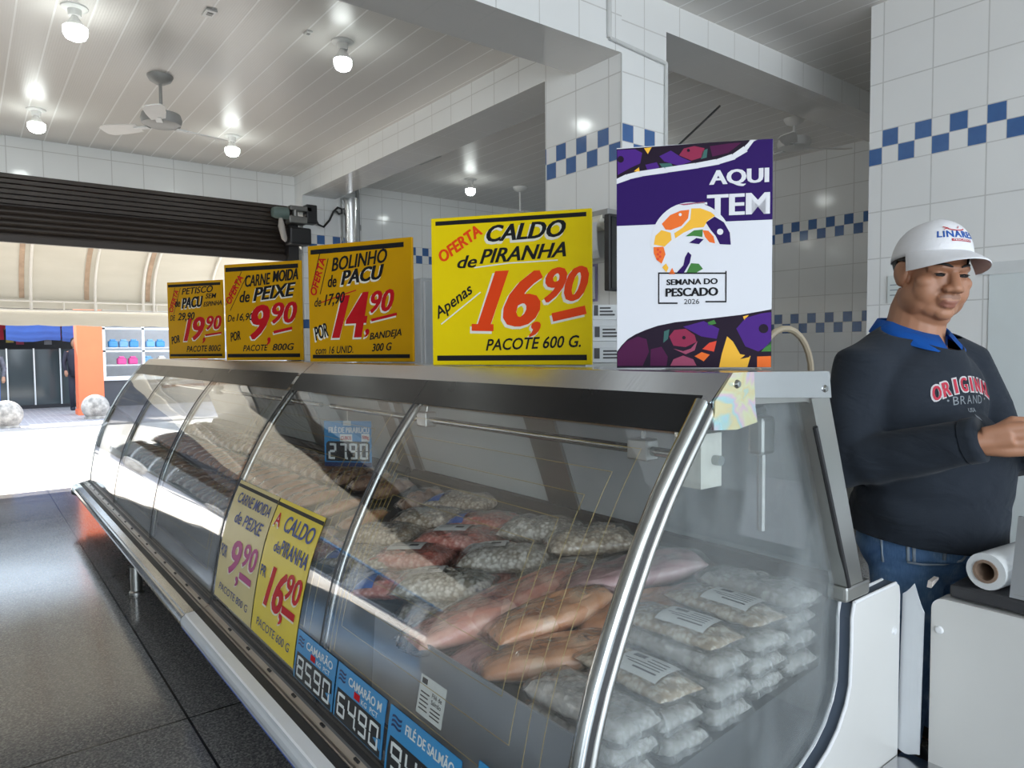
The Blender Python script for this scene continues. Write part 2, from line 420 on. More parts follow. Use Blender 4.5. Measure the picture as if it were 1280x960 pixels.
# ---------------- awning over the entrance (seen from inside, lit through by the sun)
M_can, nt, b = newmat('cream awning canvas'); P, vec = pos(nt)
n = noise_n(nt, scaled(nt, vec, (1, 1, 5)), 2.0, 4)
c = mix(nt, n, (.56, .54, .475), (.68, .655, .59)); setc(nt, b.inputs['Base Color'], c); b.inputs['Roughness'].default_value = .8
tr = nt.nodes.new('ShaderNodeBsdfTranslucent'); setc(nt, tr.inputs[0], c); ms = nt.nodes.new('ShaderNodeMixShader'); ms.inputs[0].default_value = .17
nt.links.new(b.outputs[0], ms.inputs[1]); nt.links.new(tr.outputs[0], ms.inputs[2]); nt.links.new(ms.outputs[0], nt.nodes['Material Output'].inputs[0])
t = thing('awning', 'cream canvas barrel awning with white hoops outside the shop entrance', 'awning', (-.6, YB+.3, 2.6))
AY, AZ = 9.85, 1.80
arc = [(AY, AZ)]+[(YB+.30+(AY-YB-.30)*math.cos(a), AZ+.12+.80*math.sin(a)) for a in np.linspace(0, PI/2, 13)]
def sheet_x(bm, prof, x0, x1, th, nx=1):
    o2 = offset_line(prof, -th); xs = np.linspace(x0, x1, nx+1)
    R = [[bm.verts.new((x, y, z)) for y, z in prof] for x in xs]; Q = [[bm.verts.new((x, y, z)) for y, z in o2] for x in xs]
    for i in range(nx):
        for k in range(len(prof)-1):
            bm.faces.new((R[i][k], R[i][k+1], R[i+1][k+1], R[i+1][k])); bm.faces.new((Q[i][k], Q[i+1][k], Q[i+1][k+1], Q[i][k+1]))
    for k in (0, len(prof)-1):
        for i in range(nx): bm.faces.new((R[i][k], R[i+1][k], Q[i+1][k], Q[i][k]))
bm = BM(); sheet_x(bm, arc, -6.5, 4.5, .003); obj('canvas', bm, M_can, t, smooth=50)
bm = BM(); N = 110
for i in range(N):
    x0 = -6.5+.1*i
    zz = [AZ-.19-.012*abs(math.sin(PI*(i+k)/4)) for k in (0, 1)]
    a = [bm.verts.new(p) for p in ((x0, AY+.012, zz[0]), (x0+.1, AY+.012, zz[1]), (x0+.1, AY+.012, AZ-.02), (x0, AY+.012, AZ-.02))]; bm.faces.new(a)
    a = [bm.verts.new(p) for p in ((x0, AY+.016, zz[0]), (x0, AY+.016, AZ-.02), (x0+.1, AY+.016, AZ-.02), (x0+.1, AY+.016, zz[1]))]; bm.faces.new(a)
obj('valance', bm, M_can, t)
M_hoop = plain('white hoop tube', (.72,.70,.66), .5)
for x in (-5.6, -4.7, -3.8, -2.9, -2.0, -1.1, -.2, .64, 1.28, 1.80, 1.92, 2.6, 3.4):
    bm = BM(); tube(bm, [(x, y-.02 if i < 3 else y-.012, z-.02) for i, (y, z) in enumerate(arc)], .016, 8); obj('hoop', bm, M_hoop, t, smooth=40)
bm = BM()
for z in (AZ-.02, AZ+.085): tube(bm, [(-6.5, AY-.02, z), (4.5, AY-.02, z)], .013, 8)
for i in range(32): tube(bm, [(-6.3+.33*i, AY-.02, AZ-.02), (-6.3+.33*i, AY-.02, AZ+.085)], .009, 6)
obj('front_frame', bm, M_hoop, t)
bm = BM()
M_stain = plain('rusty stain on canvas', (.45,.33,.24), .9, var=.4, scale=12)
bm.free()
for x in (.56, 1.20, 1.86):
    bm = BM(); sheet_x(bm, [(y-.006, z-.006) for y, z in arc[1:11]], x-.03, x+.02, .002); obj('stain_band', bm, M_stain, t)

# ---------------- across the street
M_orange = plain('orange painted pillar', (.80, .17, .07), .7, var=.12, scale=3)
bm = BM(); box(bm, 1.86, 17.0, 0, 2.32, 17.5, 3.4); box(bm, 1.84, 16.98, 0, 2.34, 17.5, .10)
mesh_thing('street_pillar', bm, M_orange, 'square orange painted pillar in front of the shops across the street', 'pillar')
M_stone, nt, b = newmat('rough bollard stone'); P, vec = pos(nt, True)
n = noise_n(nt, vec, 9, 5); setc(nt, b.inputs['Base Color'], ramp(nt, n, [(.3, (.16,.15,.14)), (.7, (.52,.48,.44))])); b.inputs['Roughness'].default_value = .95; bump(nt, b, n, .7, .04)
def bollard(x, y, r, label):
    t = thing('stone_bollard', label, 'bollard', (x, y, 0), group='stone ball bollards along the pavement')
    bm = BM(); pr = [(r*math.cos(a), r*.92+r*math.sin(a)) for a in np.linspace(-1.2, PI/2, 16)]; pr[-1] = (0, pr[-1][1]); pr[0] = (r*.35, 0.0)
    lathe(bm, pr, (x, y, 0), 24); obj('stone_ball', bm, M_stone, t, smooth=True)
    bm = BM(); lathe(bm, [(r*.8, 0), (r*.8, .03), (r*.6, .07)], (x, y, 0), 20); obj('base', bm, M_stone, t, smooth=40)
bollard(2.02, 16.0, .245, 'round stone ball bollard just in front of the orange pillar')
bollard(.55, 14.95, .25, 'round stone ball bollard at the left edge beside the pale road')
for k, x in enumerate((-1.4, -3.2, -5.0)): bollard(x, 14.95, .25, 'round stone ball bollard further left along the kerb, outside the view')

M_gl_shop, nt, b = newmat('shop window glass'); b.inputs['Base Color'].default_value = (.05,.06,.065,1); b.inputs['Roughness'].default_value = .08
n = noise_n(nt, pos(nt)[1], .6, 2); setc(nt, b.inputs['Base Color'], mix(nt, n, (.03,.04,.045), (.09,.11,.115)))
M_alu = plain('aluminium frame', (.62,.66,.68), .35, .4); M_dark = plain('dark shop interior', (.022,.022,.026), .8)
M_blue = plain('blue canopy cloth', (.03,.09,.34), .7, var=.3, scale=4); M_teal = plain('bright blue shop panel', (.05,.30,.62), .5, var=.25, scale=3)
M_wallw = plain('white shop wall', (.72,.74,.75), .7)
# dark clothes shop, left of the pillar
t = thing('clothes_shop', 'dark open clothes shop behind grey glass doors, left of the orange pillar', 'shop', (0, 21, 0))
bm = BM(); box(bm, -7, 23.4, 0, 2.6, 23.6, 4.2); box(bm, -7, 20.4, 2.6, 2.6, 23.6, 3.6); obj('back_wall', bm, M_dark, t)
bm = BM(); box(bm, -7, 19.98, 0, 2.6, 20.02, 1.38); obj('glass_front', bm, M_gl_shop, t)
for k in range(12):
    x = 2.35-.52*k; bm = BM(); box(bm, x-.015, 19.94, 0, x+.015, 20.0, 1.40); obj('door_frame', bm, M_alu, t)
bm = BM(); box(bm, -7, 19.9, 0, 2.6, 20.05, .08); obj('sill', bm, M_dark, t)
bm = BM(); box(bm, -7, 18.9, 1.98, 2.6, 20.2, 2.6); obj('fascia', bm, M_dark, t)
# blue cloth canopies hung below the fascia
for x0, x1, lab in ((.75, 1.75, 'long faded blue cloth hung under the fascia of the dark clothes shop'), (1.78, 2.28, 'crumpled blue cloth hung beside the orange pillar')):
    bm = BM(); prof = [(18.85+.045*math.sin(3*i), 2.02-.065*i) for i in range(8)]; sheet_x(bm, prof, x0, x1, .01, 4)
    for v in bm.verts: v.co.z -= .06*math.sin(7*v.co.x)*(2.05-v.co.z)
    mesh_thing('cloth_canopy', bm, M_blue, lab, 'canopy', smooth=True)
rnd = random.Random(4); cols = [(.35,.02,.04), (.45,.36,.10), (.25,.04,.08), (.38,.05,.13), (.04,.04,.05), (.24,.24,.26), (.16,.02,.05), (.33,.15,.18)]
descr = ['red', 'yellow', 'wine red', 'pink', 'black', 'grey', 'dark red', 'rose']
def garment(x, y, z, k):
    t = thing('hanging_garment', descr[k % 8]+' garment on a hanger inside the dark clothes shop, '+['leftmost of the row', 'second from the left', 'third from the left', 'fourth from the left', 'fifth from the left', 'sixth from the left', 'seventh from the left', 'nearest the orange pillar'][k % 8], 'garment', (x, y, z), group='garments hung in the clothes shop')
    bm = BM(); out = [(-.11,-.05),(-.06,.02),(.06,.02),(.11,-.05),(.10,-.16),(.065,-.13),(.075,-.40-.06*(k%3)),(-.075,-.40-.06*(k%3)),(-.065,-.13),(-.10,-.16)]
    a = [bm.verts.new((x+p[0], y-.03, z+p[1])) for p in out]; c = [bm.verts.new((x+p[0], y+.03, z+p[1])) for p in out]
    bm.faces.new(a); bm.faces.new(c[::-1])
    for i in range(len(out)): bm.faces.new((a[i], c[i], c[(i+1)%len(out)], a[(i+1)%len(out)]))
    obj('cloth', bm, plain('garment cloth %d' % k, cols[k % 8], .9, var=.3, scale=9), t)
    bm = BM(); tube(bm, [(x-.08, y, z+.01), (x, y, z+.06), (x+.08, y, z+.01)], .006, 6); tube(bm, [(x, y, z+.06), (x, y, z+.14)], .005, 6); obj('hanger', bm, M_alu, t)
for k in range(8): garment(.70+.19*k, 20.44+.17*(k % 2), 2.0+.04*rnd.random(), k)
bm = BM(); tube(bm, [(-3, 20.53, 2.15), (2.6, 20.53, 2.15)], .015, 8); mesh_thing('clothes_rail', bm, M_alu, 'thin metal rail the garments hang from in the dark clothes shop', 'rail')
# pale shop with shelves, right of the pillar
t = thing('display_window_shop', 'bright shop window with white shelves of goods, right of the orange pillar', 'shop', (4, 20, 0))
bm = BM(); box(bm, 2.62, 21.3, 0, 9.5, 21.5, 3.5); box(bm, 2.62, 19.4, 2.9, 9.5, 21.4, 3.55); obj('wall', bm, M_wallw, t)
bm = BM(); box(bm, 2.62, 19.3, 0, 9.5, 19.5, .62); obj('plinth', bm, plain('dark plinth', (.06,.065,.075), .6), t)
bm = BM(); box(bm, 2.62, 19.25, .62, 9.5, 19.55, .72); obj('sill', bm, M_alu, t)
for x in (2.66, 3.5, 4.34, 5.2, 6.1, 7.0): bm = BM(); box(bm, x-.03, 19.28, .72, x+.03, 19.36, 2.9); obj('mullion', bm, M_alu, t)
for z in (1.32, 1.86, 2.35): bm = BM(); box(bm, 2.62, 19.28, z-.02, 9.5, 19.36, z+.02); obj('transom', bm, M_alu, t)
for z in (.98, 1.40, 1.95): bm = BM(); box(bm, 2.62, 19.6, z-.015, 9.5, 20.1, z+.0145); obj('shelf', bm, M_wallw, t)
gc = [((.08,.35,.70), 'bright blue'), ((.80,.10,.36), 'hot pink'), ((.85,.25,.10), 'orange'), ((.20,.45,.70), 'sky blue'), ((.75,.12,.12), 'red'), ((.80,.76,.66), 'cream')]
places = [(2.92,1.416,0),(3.15,1.416,3),(3.38,1.416,0),(3.75,1.416,3),(3.98,1.416,0),(4.5,1.416,2),(4.75,1.416,4),(3.1,.995,1),(3.35,.995,1),(3.7,.995,3),(4.0,.995,5),(5.0,.995,4),(4.4,.995,3),(4.7,.995,5),(2.95,1.966,5),(3.4,1.966,5),(3.8,1.966,2),(4.2,1.966,5)]
shelfn = {1.416: 'middle shelf', .995: 'lower shelf', .72: 'window sill', 1.966: 'top shelf'}
ordn = ['first', 'second', 'third', 'fourth', 'fifth', 'sixth', 'seventh']; cnt = {}
for k, (x, z, c) in enumerate(places):
    cnt[z] = cnt.get(z, -1)+1
    t = thing('display_item', '%s pack on the %s of the shop window, %s from the pillar' % (gc[c][1], shelfn[z], ordn[cnt[z]]), 'goods', (x, 19.8, z), group='goods in the shop window')
    bm = BM(); box(bm, x-.10, 19.7, z+.001, x+.10, 19.9, z+.16, bev=.03); obj('pack', bm, plain('pack %d' % k, gc[c][0], .5), t)
    bm = BM(); box(bm, x-.06, 19.74, z+.16, x+.06, 19.86, z+.20, bev=.012); obj('lid', bm, plain('lid %d' % k, tuple(min(1, q*1.3+.05) for q in gc[c][0]), .5), t)
# blue shop fronts further left: outside the view, they are what the curved glass mirrors
t = thing('blue_shop', 'blue fronted shop across the street that shows mirrored in the curved case glass', 'shop', (-12, 20, 0))
bm = BM(); box(bm, -24, 20.6, 0, -7.05, 20.8, 3.6); obj('wall', bm, M_wallw, t)
bm = BM(); box(bm, -24, 19.0, 2.5, -7.05, 20.6, 3.3); obj('fascia', bm, M_teal, t)
for k in range(6): bm = BM(); box(bm, -23.5+2.75*k, 20.5, .2, -21.5+2.75*k, 20.62, 2.4); obj('window', bm, M_gl_shop, t)
bm = BM(); box(bm, -40, 23.6, 0, 40, 24, 3.6); struct('building_wall', bm, M_wallw)
# person half hidden by the pillar
M_navy = plain('dark navy cloth', (.018,.02,.035), .85)
def far_person(x, y, h, label, shirt, side=1):
    t = thing('person', label, 'person', (x, y, 0))
    bm = BM(); me = None
    def limb(pts, rs): tube(bm, pts, rs, 10)
    s = h/1.7
    P = lambda a, b, c: (x+a*s, y+b*s, c*s)
    limb([P(.09,0,0.02), P(.095,.01,.45), P(.08,0,.85)], [.05*s,.06*s,.085*s]); limb([P(-.09,.05,.02), P(-.10,.0,.45), P(-.08,0,.85)], [.05*s,.06*s,.085*s])
    limb([P(.09,-.08,.03), P(.09,.03,.03)], .045*s); limb([P(-.09,-.03,.03), P(-.09,.09,.03)], .045*s)
    obj('trousers', bm, M_navy, t, smooth=True)
    bm = BM(); limb([P(0,0,.80), P(0,0,1.0), P(0,0,1.25), P(0,0,1.40), P(0,0,1.45)], [.15*s,.16*s,.18*s,.15*s,.07*s])
    for q in (-1, 1): limb([P(.17*q,0,1.38), P(.24*q,.02,1.12), P(.22*q,-.12,.93)], [.06*s,.05*s,.038*s])
    obj('top', bm, shirt, t, smooth=True)
    bm = BM(); limb([P(0,0,1.42), P(0,0,1.48)], .055*s); bmesh.ops.create_icosphere(bm, subdivisions=3, radius=.105*s, matrix=Matrix.Translation(P(0,-.01,1.58)) @ Matrix.Diagonal((.85,1,1.15,1)))
    for q in (-1, 1): limb([P(0,0,1.40), P(.16*q,0,1.36), P(.235*q,.02,1.12), P(.22*q,-.12,.93), P(.215*q,-.16,.86), P(.21*q,-.17,.80)], [.05*s,.04*s,.035*s,.032*s,.04*s,.02*s])
    obj('body', bm, plain('skin far', (.30,.16,.10), .6), t, smooth=True)
    bm = BM(); bmesh.ops.create_icosphere(bm, subdivisions=3, radius=.11*s, matrix=Matrix.Translation(P(0,.02,1.61)) @ Matrix.Diagonal((.88,1,1.05,1))); obj('hair', bm, plain('dark hair', (.02,.015,.012), .6), t, smooth=True)
far_person(2.0, 18.6, 1.62, 'person in dark clothes walking, half hidden behind the orange pillar', M_navy)
t = far_person(.42, 17.2, 1.5, 'person in black and white top and blue trousers at the left edge', plain('black white top', (.08,.08,.10), .8, var=.9, scale=14))
for o in list(bpy.data.objects):
    if o.name.startswith('trousers') and o.parent and 'blue trousers' in o.parent.get('label', ''): o.data.materials.clear(); o.data.materials.append(M_blue)
# ================================================================== DISPLAY CASES
def steel(name, c, rough, aniso_scale=(1, 30, 1), rainbow=0):
    m, nt, b = newmat(name); P, vec = pos(nt)
    n = noise_n(nt, scaled(nt, vec, aniso_scale), 6, 4); n2 = noise_n(nt, vec, 3, 3)
    col = mix(nt, n2, tuple(k*.85 for k in c), tuple(min(1, k*1.1) for k in c))
    if rainbow:
        rr = ramp(nt, (noise_n(nt, scaled(nt, vec, (1, 1.6, 1)), 7, 2, dist=1.5)*3).fract(), [(0, (.95,.75,.25)), (.25, (.35,.80,.85)), (.5, (.95,.55,.75)), (.75, (.90,.90,.45)), (1, (.95,.75,.25))])
        col = mix(nt, rainbow, col, rr)
    setc(nt, b.inputs['Base Color'], col); b.inputs['Metallic'].default_value = 1
    setc(nt, b.inputs['Roughness'], n*.15+n2*.1+rough-.1); bump(nt, b, n, .06, .001); return m
M_steel = steel('stainless top plate', (.62,.62,.63), .17)
M_film = steel('peeling protective film', (.80,.78,.76), .22, rainbow=.6)
M_chrome = steel('chrome tube', (.36,.37,.36), .13)
M_frame = steel('dull steel frame', (.40,.40,.38), .34)
M_inner = plain('inner steel sheet', (.17,.185,.20), .33, .35, var=.1, scale=3)
M_tray = plain('dark tray', (.10,.105,.11), .5, .3)
M_panelL = plain('brushed front sheet', (.40,.43,.47), .33, .35, var=.08, scale=3)
M_rubber = plain('black rubber seal', (.015,.015,.016), .55)
M_gbump = plain('pale grey bumper', (.50,.54,.58), .32, coat=.3); M_bluest = plain('blue stripe', (.02,.09,.42), .4)
M_wstrip = plain('white strip', (.80,.81,.82), .35); M_slot = steel('grimy slotted channel', (.38,.35,.32), .34, (20, 1, 1))
M_body = plain('white enamel', (.68,.675,.65), .35, var=.06, scale=3, coat=.2)
M_bgrey = plain('blue grey edge band', (.085,.11,.15), .42)
M_door, nt, b = newmat('milky sliding door'); n = noise_n(nt, pos(nt)[1], 3, 3); setc(nt, b.inputs['Base Color'], mix(nt, n, (.60,.63,.62), (.72,.75,.74))); b.inputs['Roughness'].default_value = .35
tr = nt.nodes.new('ShaderNodeBsdfTranslucent'); tr.inputs[0].default_value = (.75,.78,.77,1); ms = nt.nodes.new('ShaderNodeMixShader'); ms.inputs[0].default_value = .4
nt.links.new(b.outputs[0], ms.inputs[1]); nt.links.new(tr.outputs[0], ms.inputs[2]); nt.links.new(ms.outputs[0], nt.nodes['Material Output'].inputs[0])
def glass_mat(name, tint=(1,1,1), refl=1.0, haze=0.0, hz=3.0, base=.05):
    m, nt, b = newmat(name); nt.nodes.remove(b); out = nt.nodes['Material Output']
    lw = nt.nodes.new('ShaderNodeLayerWeight'); lw.inputs[0].default_value = .5
    f = E(nt, lw.outputs['Facing']).pow(4.0)*(.92*refl)+base*refl
    tr = nt.nodes.new('ShaderNodeBsdfTransparent'); tr.inputs[0].default_value = (*tint, 1)
    gl = nt.nodes.new('ShaderNodeBsdfGlossy'); gl.inputs['Roughness'].default_value = .025; gl.inputs[0].default_value = (1,1,1,1)
    mx = nt.nodes.new('ShaderNodeMixShader'); nt.links.new(f.v, mx.inputs[0]); nt.links.new(tr.outputs[0], mx.inputs[1]); nt.links.new(gl.outputs[0], mx.inputs[2])
    last = mx
    if haze:
        P, vec = pos(nt)
        n = noise_n(nt, vec, hz, 4, dist=.6); n2 = noise_n(nt, scaled(nt, vec, (1, 1, .12)), 26, 3)
        h = (n*.75+n2*.35-.32).max(.03)*haze+((P[0]-1.22)*1.6+n*1.6-1.12).max(0.0).min(1.0)*(P[2]*-2.2+2.0).min(1.0).max(0.0)*(haze*.75 if haze > .2 else 0)
        df = nt.nodes.new('ShaderNodeBsdfDiffuse'); df.inputs[0].default_value = (.62,.66,.67,1)
        tl = nt.nodes.new('ShaderNodeBsdfTranslucent'); tl.inputs[0].default_value = (.62,.66,.67,1)
        ad = nt.nodes.new('ShaderNodeMixShader'); ad.inputs[0].default_value = .5; nt.links.new(df.outputs[0], ad.inputs[1]); nt.links.new(tl.outputs[0], ad.inputs[2])
        m2 = nt.nodes.new('ShaderNodeMixShader'); nt.links.new(h.v, m2.inputs[0]); nt.links.new(mx.outputs[0], m2.inputs[1]); nt.links.new(ad.outputs[0], m2.inputs[2]); last = m2
    nt.links.new(last.outputs[0], out.inputs[0]); return m
M_glass = glass_mat('curved case glass', (.99,.995,.993), .95, .035, 2.0)
M_glend = glass_mat('misted end glass', (.95,.965,.965), .6, .50, 3.4)

G = [(1.135,1.187),(1.104,1.138),(1.057,1.093),(.99,1.011),(.947,.93),(.906,.852),(.866,.776),(.827,.689),(.804,.627),(.79,.565),(.772,.48),(.757,.40),(.748,.33),(.745,.285)]
# smooth the measured outline by arc length
def smooth_path(P, n):
    P = np.array(P, float)
    for _ in range(2):
        Q = P.copy(); Q[1:-1] = (P[:-2]+2*P[1:-1]+P[2:])/4; P = Q
    d = np.r_[0, np.cumsum(np.hypot(*np.diff(P, axis=0).T))]
    s = np.linspace(0, d[-1], n); return np.c_[np.interp(s, d, P[:, 0]), np.interp(s, d, P[:, 1])], s
GP, GS = smooth_path(G[::-1], 41)            # from the foot up; GS = arc length
def gl(y, a, off=0.0):
    """point on the curved glass: y along the case, a = height along the curve from its foot, off = outwards"""
    x = np.interp(a, GS, GP[:, 0]); z = np.interp(a, GS, GP[:, 1])
    e = .01; tx = np.interp(a+e, GS, GP[:, 0])-np.interp(a-e, GS, GP[:, 0]); tz = np.interp(a+e, GS, GP[:, 1])-np.interp(a-e, GS, GP[:, 1])
    L = math.hypot(tx, tz); return Vector((x-tz/L*off, y, z+tx/L*off))
def arc_of_z(z): return float(np.interp(z, GP[:, 1], GS))
def glass_panel(y0, y1, parent, name='glass_panel'):
    bm = BM(); o = [(p[0], p[1]) for p in GP]; i = [tuple(gl(0, s, -.006))[::2] for s in GS]
    prism_strip(bm, o, i, y0, y1); return obj(name, bm, M_glass, parent, smooth=30)
def prism_strip(bm, o, i, y0, y1, mi=0):
    n0 = len(bm.faces)
    A = [[bm.verts.new((p[0], y, p[1])) for p in L] for y in (y0, y1) for L in (o, i)]
    for k in range(len(o)-1):
        bm.faces.new((A[0][k], A[0][k+1], A[2][k+1], A[2][k])); bm.faces.new((A[1][k], A[3][k], A[3][k+1], A[1][k+1]))
        bm.faces.new((A[0][k], A[1][k], A[1][k+1], A[0][k+1])); bm.faces.new((A[2][k], A[2][k+1], A[3][k+1], A[3][k]))
    for k in (0, len(o)-1): bm.faces.new((A[0][k], A[2][k], A[3][k], A[1][k]))
    setmi(bm, n0, mi)
def strip(parent, name, prof, y0, y1, mat, smooth=None):
    bm = BM(); prism_y(bm, prof, y0, y1); return obj(name, bm, mat, parent, smooth=smooth)
RX = lambda z: 1.53+(1.16-z)*.17/.46           # inside of the sloping back
def display_case(y0, y1, seams, label, near):
    t = thing('display_case', label, 'display case', (1.2, (y0+y1)/2, 0), group='refrigerated display cases')
    strip(t, 'body', [(.70,.14),(.70,.235),(.745,.283),(.875,.283),(.90,.42),(1.63,.50),(1.665,.69),(1.742,.70),(1.78,.14)], y0+(.05 if near else .02), y1-.004, M_tray)
    ca, ce = (M_gbump, M_wstrip) if near else (M_chrome, M_chrome)
    strip(t, 'bumper', [(.634,.215),(.631,.232),(.634,.245),(.640,.252),(.646,.2555),(.690,.245),(.700,.20),(.66,.195)], y0, y1, ca)
    if near: strip(t, 'blue_stripe', [(.633,.212),(.640,.200),(.66,.192),(.66,.195),(.641,.205),(.635,.215)], y0, y1, M_bluest)
    strip(t, 'white_strip' if near else 'upper_chrome_strip', [(.6465,.2555),(.650,.2615),(.682,.265),(.684,.255),(.66,.245)], y0, y1, ce)
    strip(t, 'rubber_strip', [(.684,.255),(.684,.261),(.708,.266),(.710,.25)], y0, y1, M_rubber)
    bm = BM(); prism_y(bm, [(.7085,.255),(.7085,.268),(.712,.270),(.722,.266),(.726,.270),(.738,.2745),(.741,.273),(.741,.255)], y0, y1)
    obj('slotted_channel', bm, M_slot, t)
    bm = BM()
    for k in range(int((y1-y0)/.21)): box(bm, .727, y0+.1+.21*k, .2700, .734, y0+.124+.21*k, .2755)
    obj('slot_holes', bm, M_rubber, t)
    strip(t, 'glass_seal', [(.741,.255),(.741,.279),(.7435,.292),(.756,.296),(.764,.283)], y0, y1, M_rubber)
    ys = [y0+.012]+seams+[y1-.006]
    for a, c in zip(ys, ys[1:]): glass_panel(a+.003, c-.003, t)
    o = [tuple(gl(0, s, .0016))[::2] for s in np.linspace(arc_of_z(1.118), GS[-1], 8)]
    i = [tuple(gl(0, s, .0004))[::2] for s in np.linspace(arc_of_z(1.118), GS[-1], 8)]
    bm = BM(); prism_strip(bm, o, i, y0+.02, y1-.01); obj('black_top_band', bm, plain('black band', (.008,.008,.009), .25, spec=.25), t, smooth=30)  # black paint plus a dark reflection put into the band's colour
    for s in seams+([y1-.012] if True else []):
        bm = BM(); tube(bm, [gl(s, a, -.018) for a in np.linspace(.02, GS[-1]-.05, 30)]+([gl(s-.03, GS[-1]-.03, -.026), gl(s-.10, GS[-1]-.035, -.03)] if s in seams else []), .0105, 10)
        obj('glass_arch', bm, M_chrome, t, smooth=40)
        bm = BM(); tube(bm, [gl(s, a, -.002) for a in np.linspace(.005, GS[-1], 30)], .0042, 6); obj('seam_gasket', bm, M_rubber, t, smooth=40)
    # top plate: flat deck with a sloping front fascia and a folded back edge
    bm = BM(); prism_y(bm, [(1.192,1.229),(1.20,1.2305),(1.556,1.2245),(1.566,1.222),(1.575,1.163),(1.562,1.163),(1.552,1.206),(1.215,1.212),(1.150,1.168),(1.129,1.174)], y0, y1-.002)
    obj('top_plate', bm, M_steel, t)
    # back of the case: sliding doors between dark posts
    bs = [y0+.03, 1.80, 1.96, 2.86, 2.93] if near else [y0+.03, 3.08, 3.95, 4.13, 5.05, 5.22, 6.25]
    for k, (a, c) in enumerate(zip(bs, bs[1:])):
        postlike = (k % 2 == (1 if near else 0))
        x0 = 0 if not postlike else -.012
        prof = [(RX(1.19)+x0, 1.19), (RX(.69)+x0, .69), (RX(.69)+.012, .69), (RX(1.19)+.012, 1.19)]
        strip(t, 'back_post' if postlike else 'sliding_door', prof, a, c, M_frame if postlike else (plain('grey back sheet', (.42,.445,.455), .4, var=.15, scale=4) if near and k == 0 else M_door))
    strip(t, 'back_sill', [(1.655,.66),(1.655,.695),(1.672,.715),(1.70,.72),(1.742,.70),(1.742,.66)], y0+.045, y1, M_rubber)
    bm = BM(); tube(bm, [(1.25, y0+.06, 1.043), (1.25, y1-.04, 1.043)], .011, 10); obj('hanging_rail', bm, M_chrome, t, smooth=40)
    for y in ([1.12, 2.10] if near else [3.4, 4.6, 5.8]):
        bm = BM(); box(bm, 1.228, y-.03, 1.02, 1.272, y+.03, 1.07, bev=.004); tube(bm, [(1.25, y, 1.06), (1.27, y, 1.206)], .006, 8); obj('rail_bracket', bm, M_frame, t)
    bm = BM(); tube(bm, [(1.16, y0+.1, 1.118), (1.16, y1-.1, 1.118)], .016, 10); obj('defroster_tube', bm, steel('gold brown tube', (.55,.42,.26), .35), t, smooth=40)
    # fine heating wires laid on the glass
    bm = BM(); z = list(zip(ys, ys[1:]))
    for a, c in z:
        for q in range(5):
            A = .10+.075*q; B = GS[-1]-.13-.06*q; e = .10+.045*q
            P = [gl(a+e, s, -.0075) for s in np.linspace(A, B, 16)]+[gl(c-e*.5, s, -.0075) for s in np.linspace(B, A, 16)]
            tube(bm, P+[P[0]], .0007, 4)
    obj('heating_wire', bm, plain('amber heating wire', (.42,.30,.06), .4), t)
    for y in ((1.3, 2.5) if near else (4.17, 6.02)):
        for x in ((.90, 1.70) if near else (.685 if y < 5 else .95, 1.70)):
            bm = BM(); lathe(bm, [(.036, .0), (.036, .012), (.028, .02), (.028, .145), (.036, .15)], (x, y, 0), 14); obj('foot', bm, M_frame, t, smooth=40)
    if not near:
        bm = BM(); prism_strip(bm, [tuple(gl(0, s, .004))[::2] for s in GS], [tuple(gl(0, s, -.03))[::2] for s in GS], y1-.012, y1+.008); obj('end_arch', bm, M_chrome, t, smooth=30)
        bm = BM(); prism_y(bm, [(.620,.20),(.618,.235),(.628,.262),(.65,.275),(.76,.30),(.78,.20),(.68,.17)], y1, y1+.02); obj('rail_end_cap', bm, M_chrome, t)
        prof = [tuple(p) for p in GP]+[(RX(1.17), 1.17), (RX(.69), .69), (1.63,.5), (.90,.42)]
        strip(t, 'end_glass', prof, y1-.002, y1+.004, M_glass)
    return t
near_case = display_case(.842, 2.938, [1.89], 'curved glass refrigerated display case nearest the camera, full of bagged shrimp and fish', True)
far_case = display_case(2.942, 6.33, [4.12, 5.25], 'second curved glass display case, further off towards the shutter', False)
t = near_case
# end wall of the near case: misted end glass, steel surround, C shaped enamel end panel
prof = [(p[0]+.012, p[1]) for p in GP]
endp = prof+[(1.49,1.165),(1.505,1.15),(1.675,.70),(1.688,.60),(1.685,.46),(1.64,.365),(1.54,.30),(1.3,.27),(.77,.27)]
strip(t, 'end_glass', endp, .872, .877, M_glend)
bm = BM(); tube(bm, [gl(.862, s, -.006) for s in np.linspace(0, GS[-1]-.012, 36)], .0155, 12); obj('end_arch', bm, M_chrome, t, smooth=40)
bm = BM(); tube(bm, [gl(.846, s, -.022) for s in np.linspace(0, GS[-1]-.012, 36)], .009, 10); obj('end_arch_trim', bm, M_frame, t, smooth=40)
bm = BM(); tube(bm, [gl(.852, s, -.014) for s in np.linspace(0, GS[-1]-.012, 36)], .010, 6); obj('end_arch_gasket', bm, M_rubber, t, smooth=40)
bm = BM(); prism_y(bm, [(1.495,1.165),(1.572,1.165),(1.744,.70),(1.666,.70)], .842, .885); obj('end_post', bm, M_frame, t)
bm = BM(); tube(bm, [(1.512,.842,1.10), (1.674,.842,.70)], .006, 8); obj('post_gasket', bm, M_rubber, t)
bm = BM(); prism_y(bm, [(1.14,1.16),(1.20,1.20),(1.50,1.20),(1.51,1.15),(1.485,1.158),(1.22,1.165)], .848, .885); obj('top_rail', bm, M_frame, t)
inn = [(1.70,.655),(1.69,.62),(1.69,.55),(1.685,.454),(1.668,.41),(1.63,.36),(1.585,.325),(1.523,.294),(1.40,.268),(1.2,.262),(.76,.262)]
out = [(.70,.262),(.70,.10),(1.949,.10),(1.949,.62),(1.943,.645),(1.925,.658)]
